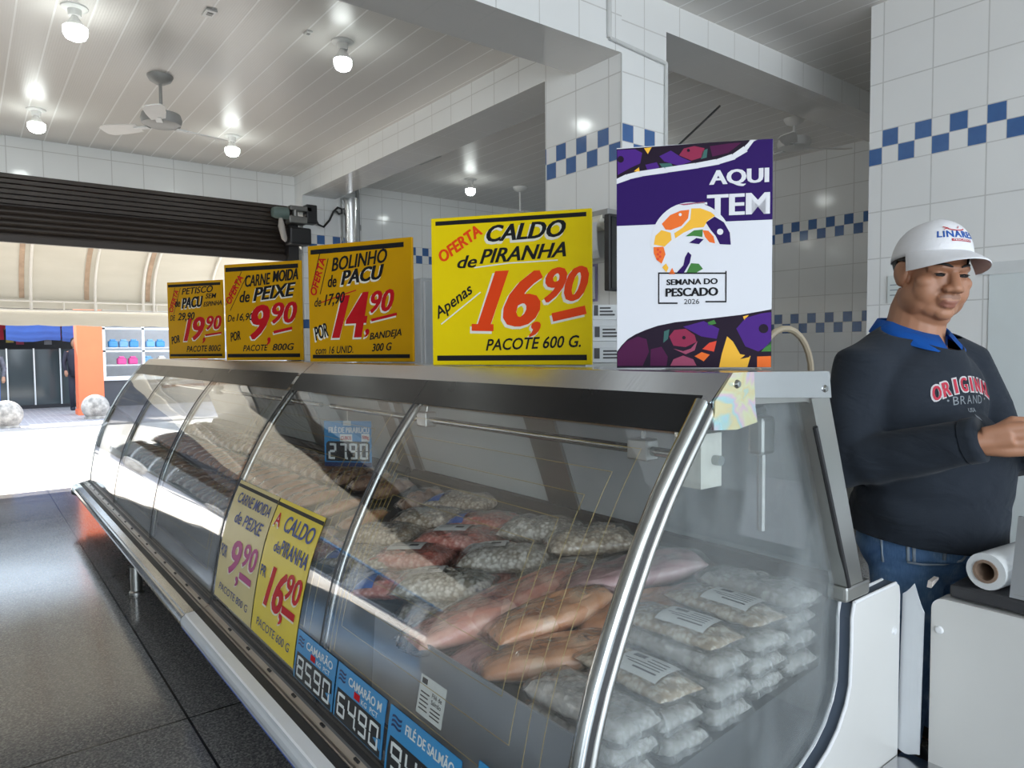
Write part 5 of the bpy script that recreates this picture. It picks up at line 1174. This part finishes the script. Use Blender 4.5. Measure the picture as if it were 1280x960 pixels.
bm = BM(); tube(bm, [(2.92,2.755,2.008), (3.146,2.62,2.36), (3.50,2.55,2.67)], .006, 8); mesh_thing('thin_rod', bm, M_rubber, 'thin dark rod sticking up behind the top of the purple sign', 'rod')
# chair and carton behind the man
t = thing('chair', 'chair with curved light wooden back just behind the man', 'chair', (2.95,2.0,0))
bm = BM(); tube(bm, [(2.72,1.72,.9)]+[(2.80+.14*math.cos(a)*.9, 1.70-.14*math.cos(a)*.35, 1.16+.20*math.sin(a)) for a in np.linspace(PI, 0, 14)]+[(3.02,1.64,.9)], .014, 8); obj('back_hoop', bm, plain('pale wood', (.50,.42,.30), .5), t, smooth=40)
bm = BM(); box(bm, 2.70,1.66,.44,3.10,2.06,.48, bev=.015); obj('seat', bm, M_blk, t)
for x, y in ((2.72,1.70),(3.06,1.66),(2.74,2.03),(3.07,2.03)): bm = BM(); tube(bm, [(x, y, 0), (x, y, .45)], .014, 8); obj('leg', bm, M_frame, t, smooth=40)
for x in (2.72, 3.02): bm = BM(); tube(bm, [(x,1.70,.46),(x,1.70,.92)], .013, 8); obj('back_stile', bm, plain('pale wood stile', (.50,.42,.30), .5), t, smooth=40)
t = thing('cardboard_box', 'brown cardboard boxes stack side seen between the case and the man', 'box', (2.6,1.55,0))
bm = BM(); box(bm, 2.42,1.40,0,2.66,1.62,.92, bev=.004); obj('box_body', bm, plain('brown cardboard', (.16,.085,.055), .8), t)
bm = BM(); box(bm, 2.415,1.395,.60,2.665,1.60,.606); obj('tape', bm, M_lab, t)
t = thing('cleaning_bag', 'black plastic bag hanging just behind the end of the case', 'bag', (2.35,1.5,.9))
bm = BM(); 
bm.free(); bm = pillow(.30,.14,.10,.03,77,nx=24,ny=16); bm.transform(Matrix.Translation((2.33,1.50,.93)) @ Matrix.Rotation(PI/2, 4, 'Y')); obj('sack', bm, M_blk, t, smooth=True)
bm = BM(); tube(bm, [(2.33,1.45,1.07),(2.33,1.47,1.13),(2.33,1.53,1.13),(2.33,1.55,1.07)], .008, 6); obj('handle', bm, M_blk, t)
# ================================================================== THE MAN BEHIND THE COUNTER
MC = Vector((2.335, .945, 0)); EF = Vector((-.24, -.971, 0)).normalized(); EZ = Vector((0,0,1)); ER = EF.cross(EZ).normalized()
def B3(r, f, z): return MC+ER*r+EF*f+EZ*z
def ell(bm, c, rad, M3=None, sub=3):
    T = Matrix.Translation(c) @ (M3.to_4x4() if M3 is not None else Matrix.Identity(4)) @ Matrix.Diagonal((*rad, 1))
    bmesh.ops.create_icosphere(bm, subdivisions=sub, radius=1, matrix=T)
def fuse(bm, voxel, smooth=4, fac=.5):
    """weld overlapping closed shapes into one continuous skin"""
    me = bpy.data.meshes.new('fuse'); bm.to_mesh(me); bm.free(); o = bpy.data.objects.new('fuse', me); COL.objects.link(o)
    m = o.modifiers.new('r', 'REMESH'); m.mode = 'VOXEL'; m.voxel_size = voxel; m.use_smooth_shade = True
    s = o.modifiers.new('s', 'SMOOTH'); s.iterations = smooth; s.factor = fac
    dg = bpy.context.evaluated_depsgraph_get(); dg.update(); me2 = bpy.data.meshes.new_from_object(o.evaluated_get(dg))
    out = BM(); out.from_mesh(me2); bpy.data.objects.remove(o); bpy.data.meshes.remove(me); bpy.data.meshes.remove(me2); return out
MB3 = Matrix((ER, EF, EZ)).transposed()
man = thing('person', 'man in white cap and dark grey sweatshirt looking down at something in his hands', 'person', MC)
def skin_mat():
    m, nt, b = newmat('skin'); _, v = pos(nt, True); n = noise_n(nt, v, 14, 4); n2 = noise_n(nt, v, 150, 2)
    setc(nt, b.inputs['Base Color'], mix(nt, n, (.34,.155,.085), (.44,.215,.125))); setc(nt, b.inputs['Roughness'], n*.15+.40)
    b.inputs['Subsurface Weight'].default_value = .08; b.inputs['Subsurface Radius'].default_value = (.012,.005,.003); bump(nt, b, n2, .12, .001); return m
M_skin = skin_mat(); M_lip = plain('lips', (.31,.125,.085), .5); M_stub = plain('shaved upper lip', (.26,.125,.075), .5); M_hair = plain('black hair', (.012,.010,.009), .5, bumps=.6, bscale=300)
def cloth_mat(name, c, folds=6, sc=260):
    m, nt, b = newmat(name); _, v = pos(nt, True); n = noise_n(nt, v, 5, 4, dist=.8); n2 = noise_n(nt, v, sc, 2); n3 = noise_n(nt, scaled(nt, v, (1, 1, 2.2)), folds, 2, dist=1.2)
    setc(nt, b.inputs['Base Color'], mix(nt, n, tuple(k*.8 for k in c), tuple(k*1.15 for k in c))); b.inputs['Roughness'].default_value = .9; b.inputs['Specular IOR Level'].default_value = .2
    b.inputs['Sheen Weight'].default_value = .06
    bump(nt, b, n3*.9+n2*.06, .5, .02); return m
M_sweat = cloth_mat('dark slate sweatshirt', (.022,.028,.038)); M_polo = cloth_mat('blue polo collar', (.02,.16,.62)); M_capw = cloth_mat('white cap cloth', (.78,.78,.80), 3)
M_jean, nt, b = newmat('blue denim'); _, v = pos(nt, True); n = noise_n(nt, v, 8, 4, dist=1); n2 = noise_n(nt, scaled(nt, v, (1,1,.2)), 260, 2)
setc(nt, b.inputs['Base Color'], ramp(nt, n*.8+n2*.25, [(.3, (.05,.12,.28)), (.55, (.13,.26,.48)), (.75, (.34,.48,.66))])); b.inputs['Roughness'].default_value = .85
# ---- head frame: origin at the chin level on the head's axis
def unit(v): return v.normalized()
hf = Vector((-.545, -.815, -.20)).normalized(); hr = unit(hf.cross(EZ)); hu = hr.cross(hf); tilt = Matrix.Rotation(math.radians(-3), 3, hf); hr = tilt @ hr; hu = tilt @ hu
HS = 1.16
HM = Matrix((hr, hf, hu)).transposed(); HO = B3(0, 0, 0)
CHIN = Vector((2.300, .885, 1.352))
HO = CHIN-HM @ Vector((0, .085*HS, 0))
def Hd(x, y, z): return HO+HM @ Vector((x*HS, y*HS, z*HS))
HT = Matrix.Translation(HO) @ HM.to_4x4() @ Matrix.Scale(HS, 4)
bm = BM()
def he(c, rad): ell(bm, Hd(*c), [q*HS for q in rad], HM)
he((0,-.015,.150), (.076,.096,.088)); he((0,.028,.085), (.066,.062,.088)); he((0,.030,.050), (.067,.057,.050)); he((0,.050,.030), (.050,.038,.032))
for s in (-1, 1):
    he((s*.036,.050,.070), (.036,.034,.040)); he((s*.0305,.070,.117), (.017,.0155,.0125)); he((s*.016,.099,.083), (.0115,.013,.0095)); he((s*.048,.018,.050), (.028,.052,.046))
    he((s*.077,-.006,.108), (.010,.025,.034)); he((s*.081,-.014,.113), (.008,.019,.026)); he((s*.047,.054,.094), (.027,.025,.022))
he((0,.078,.020), (.026,.018,.019)); he((0,.106,.087), (.0155,.0155,.0135)); he((0,.0865,.060), (.032,.016,.016))
tube(bm, [Hd(0,.080,.130), Hd(0,.090,.115), Hd(0,.104,.090)], [.0105*HS,.0115*HS,.0145*HS], 12)
tube(bm, [Hd(-.052,.058,.131), Hd(-.03,.080,.137), Hd(0,.086,.135), Hd(.03,.080,.137), Hd(.052,.058,.131)], .0105*HS, 10)
tube(bm, [Hd(-.027,.083,.0475), Hd(-.012,.0985,.0525), Hd(0,.0995,.051), Hd(.012,.0985,.0525), Hd(.027,.083,.0475)], [.0022*HS,.0048*HS,.0048*HS,.0048*HS,.0022*HS], 10)
tube(bm, [Hd(-.024,.083,.043), Hd(-.010,.0955,.0395), Hd(.010,.0955,.0395), Hd(.024,.083,.043)], [.0022*HS,.0055*HS,.0055*HS,.0022*HS], 10)
ell(bm, Hd(0,.02,.004), (.056*HS,.050*HS,.032*HS), HM)
NK = B3(.0,-.045,1.31)
tube(bm, [Hd(0,-.012,.06), Hd(0,-.02,.015), NK, B3(0,-.03,1.16)], [.064*HS,.070*HS,.086,.11], 20)
# shoulders, trunk, arms under the clothes
SHO = {1: B3(.195,-.06,1.215), -1: B3(-.195,-.02,1.215)}; ELB = {1: B3(.27,-.055,.935), -1: B3(-.27,.06,.94)}; WRI = {1: B3(.165,.265,1.03), -1: B3(-.10,.36,1.02)}
ell(bm, B3(0,-.01,1.08), (.18,.11,.17), MB3); ell(bm, B3(0,.03,.88), (.17,.15,.18), MB3); ell(bm, B3(0,.0,.70), (.16,.12,.12), MB3)
for s in (1, -1):
    tube(bm, [B3(.05*s,-.03,1.23), SHO[s], ELB[s]], [.06,.055,.042], 14); tube(bm, [ELB[s], ELB[s].lerp(WRI[s], .4), WRI[s]], [.042,.041,.029], 14)
for s in (1, -1):
    tube(bm, [B3(.09*s,0,.68), B3(.10*s,.02,.38), B3(.10*s,-.01,.05)], [.085,.06,.042], 14); tube(bm, [B3(.10*s,-.05,.035), B3(.105*s,.10,.03)], [.035,.028], 10)
# hands: right hand seen from its back, the left one meeting it
def hand(s, wr, palm_dir, side_dir, normal):
    """palm_dir: wrist to knuckles, side_dir: towards the thumb, normal: out of the back of the hand"""
    d, t_, n = palm_dir.normalized(), side_dir.normalized(), normal.normalized()
    k = 1.06; P = lambda a, b_, c: wr+(d*a+t_*b_+n*c)*k
    for q, w0 in ((-.030, .0155), (-.010, .0165), (.011, .0165), (.030, .0155)): tube(bm, [P(-.02,q*.6,0), P(.03,q*.9,.006), P(.085,q,.008)], [.019,.0185,w0*.95], 12)
    tube(bm, [P(-.05,0,0), P(.0,.0,0), P(.04,.006,.002)], [.027,.027,.030], 14)
    for q, l, w0 in ((-.031,.060,.0092), (-.0105,.074,.0100), (.0105,.080,.0102), (.031,.072,.0100)):
        tube(bm, [P(.078,q,.008), P(.086+l*.42,q*1.0,.004), P(.084+l*.72,q*.95,-.018), P(.080+l*.80,q*.9,-.040)], [w0*1.12,w0*1.05,w0*.95,w0*.78], 12)
    tube(bm, [P(.012,.026,-.004), P(.042,.050,-.014), P(.080,.050,-.030), P(.104,.040,-.036)], [.0185,.0145,.0120,.0095], 12)
vr = Vector((.38,-.925,0))                                   # to the right as seen from the street side
view = Vector((-.925,-.38,0))
hand(1, WRI[1]+vr*.035, vr*.96+EZ*.10+view*-.10, EZ*.95+view*.10, view*.92+EZ*.28)
hand(-1, WRI[-1]+EZ*.01, (WRI[1]+vr*.13-WRI[-1]).normalized()*.6+view*.35+EZ*.15, EZ*.9, -(ER*.2-EF*.9))
bm = fuse(bm, .0040, 5, .5)
inv = HT.inverted()
for f in bm.faces:
    p = inv @ f.calc_center_median()
    if p.y > .086 and abs(p.x) < .0245-.35*abs(p.z-.046) and .0355 < p.z < .0555 and p.z > .0345+.25*abs(p.x) : f.material_index = 1
    elif p.y > .075 and abs(p.x) < .028 and .060 < p.z < .070: f.material_index = 2
obj('body', bm, [M_skin, M_lip, M_stub], man, smooth=True)
# eyes, brows, hair
M_eyew = plain('eye white', (.55,.50,.47), .25); M_iris = plain('dark iris', (.012,.009,.008), .55, spec=.15)
for s in (-1, 1):
    bm = BM(); pts = [(-.013,0),(-.006,.0035),(.002,.0042),(.010,.0025),(.014,-.001),(.006,-.003),(-.005,-.003)]
    fr = [bm.verts.new(Hd(s*.031+x, .0868-.30*abs(x)-(.010*abs(s*.031+x)/.04 if 0 else 0), .1155+z)) for x, z in pts]; bk = [bm.verts.new(Hd(s*.031+x*.9, .080, .1155+z*.9)) for x, z in pts]
    bm.faces.new(fr); bm.faces.new(bk[::-1])
    for i in range(len(pts)): bm.faces.new((fr[i], bk[i], bk[(i+1)%len(pts)], fr[(i+1)%len(pts)]))
    e = obj('eye', bm, M_iris, man)
    bm = BM(); tube(bm, [Hd(s*.031+x, .0855-.28*abs(x), .1200-.10*abs(x)) for x in np.linspace(-.016, .016, 7)], [.001,.0018,.0022,.0024,.0022,.0018,.001], 8); obj('upper_lashes', bm, M_iris, e)
    bm = BM(); tube(bm, [Hd(s*x, y, z) for x, y, z in ((.012,.0955,.1385),(.024,.0915,.1425),(.038,.0825,.1435),(.052,.066,.138))], [.0022,.0042,.0040,.0018], 8, flat=(1,1)); obj('eyebrow', bm, M_hair, man, smooth=True)
bm = BM(); bmesh.ops.create_uvsphere(bm, u_segments=40, v_segments=30, radius=1, matrix=Matrix.Diagonal((.0795,.0995,.092,1)))
for v in bm.verts: v.co += Vector((0,-.016,.150))
dele = [f for f in bm.faces if (lambda c: c.z > .17 or c.z < .085+max(0, c.y+.02)*1.0 or c.y > .040-.2*max(0,.15-c.z) or (abs(c.x) > .060 and -.032 < c.y < .022 and c.z < .140))(f.calc_center_median())]
bmesh.ops.delete(bm, geom=dele, context='FACES'); bm.transform(HT)
r_ = bmesh.ops.solidify(bm, geom=bm.faces[:], thickness=.004); obj('hair', bm, M_hair, man, smooth=True)
# ---- cap
cap_c = Vector((0,-.014,.160)); cap_r = Vector((.0885,.1055,.086))
bm = BM(); n_u, n_v = 48, 16; rows = []
for j in range(n_v+1):
    ph = (j/n_v)*(PI/2); row = []
    for i in range(n_u):
        th = 2*PI*i/n_u; z0 = -.012+.012*math.sin(th)           # rim a little higher in front
        e = math.cos(ph)**.82
        row.append(bm.verts.new((cap_c.x+cap_r.x*math.cos(th)*e, cap_c.y+cap_r.y*math.sin(th)*e, cap_c.z+z0*(1-j/n_v)+cap_r.z*math.sin(ph)*(1+.05*max(0, math.sin(th))))))
    rows.append(row)
for a, c in zip(rows, rows[1:]):
    for i in range(n_u): bm.faces.new((a[i], a[(i+1)%n_u], c[(i+1)%n_u], c[i]))
bmesh.ops.remove_doubles(bm, verts=bm.verts, dist=1e-5); bm.normal_update()
cap_tree_bm = bm.copy(); bmesh.ops.solidify(bm, geom=bm.faces[:], thickness=.003)
capT = HT @ Matrix.Translation(cap_c) @ Matrix.Rotation(math.radians(10), 4, 'X') @ Matrix.Translation(-cap_c)
bm.transform(capT); cap = obj('cap', bm, M_capw, man, smooth=True)
cap_bvh = BVHTree.FromBMesh(cap_tree_bm)
bm = BM(); ns, nd = 24, 7; tops = []
for i in range(ns+1):
    a = math.radians(12+156*i/ns); row = []
    for j in range(nd+1):
        k = j/nd; ex = .070*(math.sin(a)**.75)*k
        x = cap_c.x+(cap_r.x+.0)*math.cos(a)*(1+.10*k); y = cap_c.y+cap_r.y*math.sin(a)+ex
        z = cap_c.z+.003-.020*k-.022*abs(math.cos(a))**2.2*(.15+k)-.006*k*k
        row.append((x, y, z))
    tops.append(row)
U_ = [[bm.verts.new(p) for p in r] for r in tops]; L_ = [[bm.verts.new((p[0], p[1], p[2]-.0035)) for p in r] for r in tops]
for i in range(ns):
    for j in range(nd): bm.faces.new((U_[i][j], U_[i][j+1], U_[i+1][j+1], U_[i+1][j])); bm.faces.new((L_[i][j], L_[i+1][j], L_[i+1][j+1], L_[i][j+1]))
    bm.faces.new((U_[i][nd], L_[i][nd], L_[i+1][nd], U_[i+1][nd]))
for k in (0, ns):
    for j in range(nd): bm.faces.new((U_[k][j], L_[k][j], L_[k][j+1], U_[k][j+1]))
bmesh.ops.recalc_face_normals(bm, faces=bm.faces); bm.transform(capT); obj('brim', bm, M_capw, cap, smooth=50)
bm = BM(); lathe(bm, [(0,.004),(.006,.002),(.008,0)], (cap_c.x, cap_c.y, cap_c.z+cap_r.z), 12); bm.transform(capT); obj('cap_button', bm, M_capw, cap, smooth=True)
def capfn(u, v, z):                                           # u across the front panel, v up
    d = Vector((-math.sin(u/.1)*1.0, math.cos(u/.1), v/.105)).normalized(); o = cap_c+Vector((0,0,.008))
    h = cap_bvh.ray_cast(o, d); p = h[0] if h[0] else o+d*.1
    return capT @ (p+d*(z+.0012))
M_pblue2 = plain('embroidered blue', (.015,.10,.42), .6); M_pred2 = plain('embroidered red', (.50,.02,.035), .6)
bm = BM(); letter(bm, 'LINARES', -.051,.027,.051,.050,0,0,bold=.022,space=1.12,fn=lambda u, v, z: capfn(u, v-.00*u, z)); obj('cap_lettering', bm, M_pblue2, cap)
bm = BM()
for p0, p1 in ((-.018,.038),): 
    for k in range(8): poly_fn(bm, [(p0+(p1-p0)*k/8,.0165),(p0+(p1-p0)*(k+1)/8,.0165),(p0+(p1-p0)*(k+1)/8,.0235),(p0+(p1-p0)*k/8,.0235)], capfn, .0002)
arcp = [(.0+.024*math.cos(a), .062+.010*math.sin(a)) for a in np.linspace(PI*.95, PI*1.95, 10)]
stroke(bm, arcp, .004, .0004, 0, T=capfn); stroke(bm, [(-.024,.062),(-.036,.070)], .004, .0004, 0, T=capfn); stroke(bm, [(-.024,.062),(-.034,.056)], .003, .0004, 0, T=capfn); stroke(bm, [(.004,.060),(.012,.074)], .0022, .0004, 0, T=capfn)
obj('cap_emblem', bm, M_pred2, cap)
bm = BM(); letter(bm, 'PESCADOS', -.015,.0178,.035,.0222,.0008,0,bold=.02,fn=capfn); obj('cap_small_lettering', bm, M_capw, cap)
# ---- sweatshirt, one continuous garment with sleeves
bm = BM()
ell(bm, B3(0,-.01,1.10), (.225,.150,.20), MB3); ell(bm, B3(.01,.040,.90), (.225,.205,.22), MB3); ell(bm, B3(.02,.022,.79), (.225,.200,.18), MB3)
for s in (1, -1):
    tube(bm, [B3(.0,-.045,1.30), B3(.10*s,-.05,1.255), SHO[s], SHO[s].lerp(ELB[s], .5)+ER*.006*s, ELB[s]], [.088,.085,.088,.086,.076], 18)
    ell(bm, ELB[s], (.076,.076,.076)); tube(bm, [ELB[s], ELB[s].lerp(WRI[s], .45)-EZ*.006, WRI[s].lerp(ELB[s], .06)], [.077,.072,.060], 18)
tube(bm, [B3(0,-.04,1.22), B3(0,-.040,1.345)], [.14,.097], 22); tube(bm, [B3(0,.02,1.18), B3(0,.0,1.29)], [.11,.09], 22)
tube(bm, [B3(.02,.022,.82), B3(.02,.024,.67)], [.212,.215], 30, flat=None)
bm = fuse(bm, .009, 5, .5)
# cut a hem, neck and cuffs, then give the cloth its folds
def cutaway(bm, co, no):
    r = bmesh.ops.bisect_plane(bm, geom=bm.verts[:]+bm.edges[:]+bm.faces[:], plane_co=co, plane_no=no, clear_outer=True)
cutaway(bm, B3(0,0,.704), (EZ*-1+ER*.06+EF*-.05).normalized())
cutaway(bm, B3(0,-.03,1.322), (EZ+EF*.42).normalized())
bm.normal_update()
for v in bm.verts:
    p = v.co; d1 = (p-ELB[1]).length; w1 = math.exp(-(d1/.13)**2); rel = p-MC; z = rel.z
    fold = .007*w1*math.sin(48*(p-SHO[1]).dot((WRI[1]-ELB[1]).normalized())+9*rel.z)
    fold += .0045*math.sin(30*z+5*rel.dot(ER)+3*math.sin(7*rel.dot(EF)))*math.exp(-((z-.80)/.09)**2)
    fold += .004*math.sin(26*(rel.dot(ER)-rel.z)+2)*math.exp(-((p-SHO[1]).length/.17)**2)
    v.co += v.normal*fold
bmesh.ops.solidify(bm, geom=bm.faces[:], thickness=.004)
shirt_bvh = BVHTree.FromBMesh(bm)
shirt = obj('sweatshirt', bm, M_sweat, man, smooth=True)
for s in (1, -1):
    ax = (WRI[s]-ELB[s]).normalized(); c0 = WRI[s].lerp(ELB[s], .07); c1 = WRI[s]+ax*.012
    bm = BM(); tube(bm, [c0, c0.lerp(c1, .5), c1, c1, c0.lerp(c1, .8)], [.0615,.0618,.0612,.056,.052], 20, cap=False); obj('cuff', bm, M_sweat, shirt, smooth=True)
# chest lettering laid on the cloth
M_shr_red = plain('red chest lettering', (.48,.02,.05), .7); M_shr_wh = plain('white chest outline', (.55,.53,.54), .7); M_shr_gr = plain('grey chest lettering', (.22,.24,.26), .7)
def chest(u, v, z):
    """u to the viewer's right across the chest, v up"""
    o = MC+EF*.6+ER*-(u)+EZ*(1.12+v); h = shirt_bvh.ray_cast(o, -EF)
    p = h[0] if h[0] else MC+EF*.15-ER*u+EZ*(1.12+v); return p+EF*(.0018+z)
def arch(fn, k): return lambda u, v, z: fn(u, v-k*u*u, z)
CA = arch(chest, 1.8)
for nm, b_, zz, mt, gr in (('chest_outline', .075, 0, M_shr_wh, .004), ('chest_lettering', .03, .0012, M_shr_red, 0)):
    bm = BM()
    for k, ch in enumerate('ORIGINAL'):
        u0 = -.125+.0315*k; letter(bm, ch, u0+(.008 if ch == 'I' else 0)-gr, .028-gr, u0+(.018 if ch == 'I' else .026)+gr, .068+gr, zz, 0, bold=b_, fn=CA)
    obj(nm, bm, mt, shirt)
bm = BM()
for k, ch in enumerate('BRAND'): letter(bm, ch, -.065+.026*k, -.008, -.065+.026*k+.020, .016, 0, 0, bold=.0, fn=arch(chest, .6))
letter(bm, '·', -.085,.0,-.078,.006,0,0,fn=chest); letter(bm, '·', .075,.0,.082,.006,0,0,fn=chest)
letter(bm, 'USA', -.014,-.032,.018,-.020,0,0,fn=chest); poly_fn(bm, [(-.004,-.046),(.002,-.055),(.008,-.046),(.002,-.037)], chest, 0)
obj('chest_small_lettering', bm, M_shr_gr, shirt)
# polo collar
bm = BM(); ring0, ring1, ring2 = [], [], []
for i in range(41):
    a = -PI*.5+.30+(2*PI-.60)*i/40+PI; ca, sa = math.cos(a), math.sin(a)           # gap at the front
    a = PI/2+.22+(2*PI-.44)*i/40; ca, sa = math.cos(a), math.sin(a)
    fr = max(0, sa); zt = 1.352-.045*fr+.016*max(0, -sa)
    ring0.append(B3(.090*ca,-.045+.094*sa,zt)); ring1.append(B3(.098*ca,-.045+.102*sa,zt+.004)); ring2.append(B3((.124+.012*fr)*ca,-.045+(.124+.022*fr)*sa,zt-.034-.014*fr))
R3 = [[bm.verts.new(p) for p in R] for R in (ring0, ring1, ring2)]; R4 = [bm.verts.new(p+EZ*-.004) for p in ring2]; R5 = [bm.verts.new(p+EZ*-.03) for p in ring0]
for A, B_ in ((R5, R3[0]), (R3[0], R3[1]), (R3[1], R3[2]), (R3[2], R4)):
    for i in range(40): bm.faces.new((A[i], A[i+1], B_[i+1], B_[i]))
bmesh.ops.solidify(bm, geom=bm.faces[:], thickness=.002); obj('polo_collar', bm, M_polo, man, smooth=True)
# jeans with waistband, pocket seams
bm = BM(); tube(bm, [B3(.005,.01,.765), B3(.005,.01,.66)], [.183,.194], 30); ell(bm, B3(0,.0,.66), (.20,.165,.11), MB3)
for s in (1, -1): tube(bm, [B3(.088*s,.01,.66), B3(.10*s,.025,.40), B3(.105*s,.0,.07)], [.108,.085,.068], 20)
bm = fuse(bm, .009, 4, .5); cutaway(bm, B3(0,0,.74), EZ); bmesh.ops.solidify(bm, geom=bm.faces[:], thickness=.003); jt = BVHTree.FromBMesh(bm)
jeans = obj('jeans', bm, M_jean, man, smooth=True); M_stitch = plain('pale stitching', (.42,.50,.58), .8)
def side(u, v, z=0):
    d = (view*.9+vr*.1).normalized(); o = MC+d*.6+vr*u+EZ*v; h = jt.ray_cast(o, -d); p = h[0] if h[0] else o-d*.42; return p+d*(.003+z)
for nm, pts in (('front_pocket_seam', [(.10,.735),(.095,.70),(.075,.675),(.03,.657),(-.02,.652),(-.06,.655)]), ('belt_loop', [(-.06,.74),(-.058,.66)]), ('belt_loop', [(-.045,.74),(-.043,.66)]), ('belt_loop', [(.035,.72),(.03,.675)]), ('rear_pocket_seam', [(-.16,.72),(-.125,.705),(-.12,.64)])):
    bm = BM(); tube(bm, [side(*p) for p in pts], .0035 if 'pocket' in nm else .005, 6); obj(nm, bm, M_stitch, jeans, smooth=True)
for s in (1, -1):
    bm = BM(); tube(bm, [B3(.105*s,-.085,.045), B3(.105*s,.0,.055), B3(.11*s,.09,.04), B3(.11*s,.145,.032)], [.045,.05,.044,.03], 14); bm = fuse(bm, .008, 3); obj('shoe', bm, M_blk, man, smooth=True)
# what he holds
hp = WRI[1]+vr*.135+EZ*.035+view*-.02
bm = BM(); tube(bm, [hp-vr*.02, hp+vr*.05], .010, 10); bmesh.ops.transform(bm, matrix=Matrix.Identity(4), verts=bm.verts)
mesh_thing('small_item', bm, M_capw, 'small white item held between the fingers of the man in the cap', 'item', smooth=40)
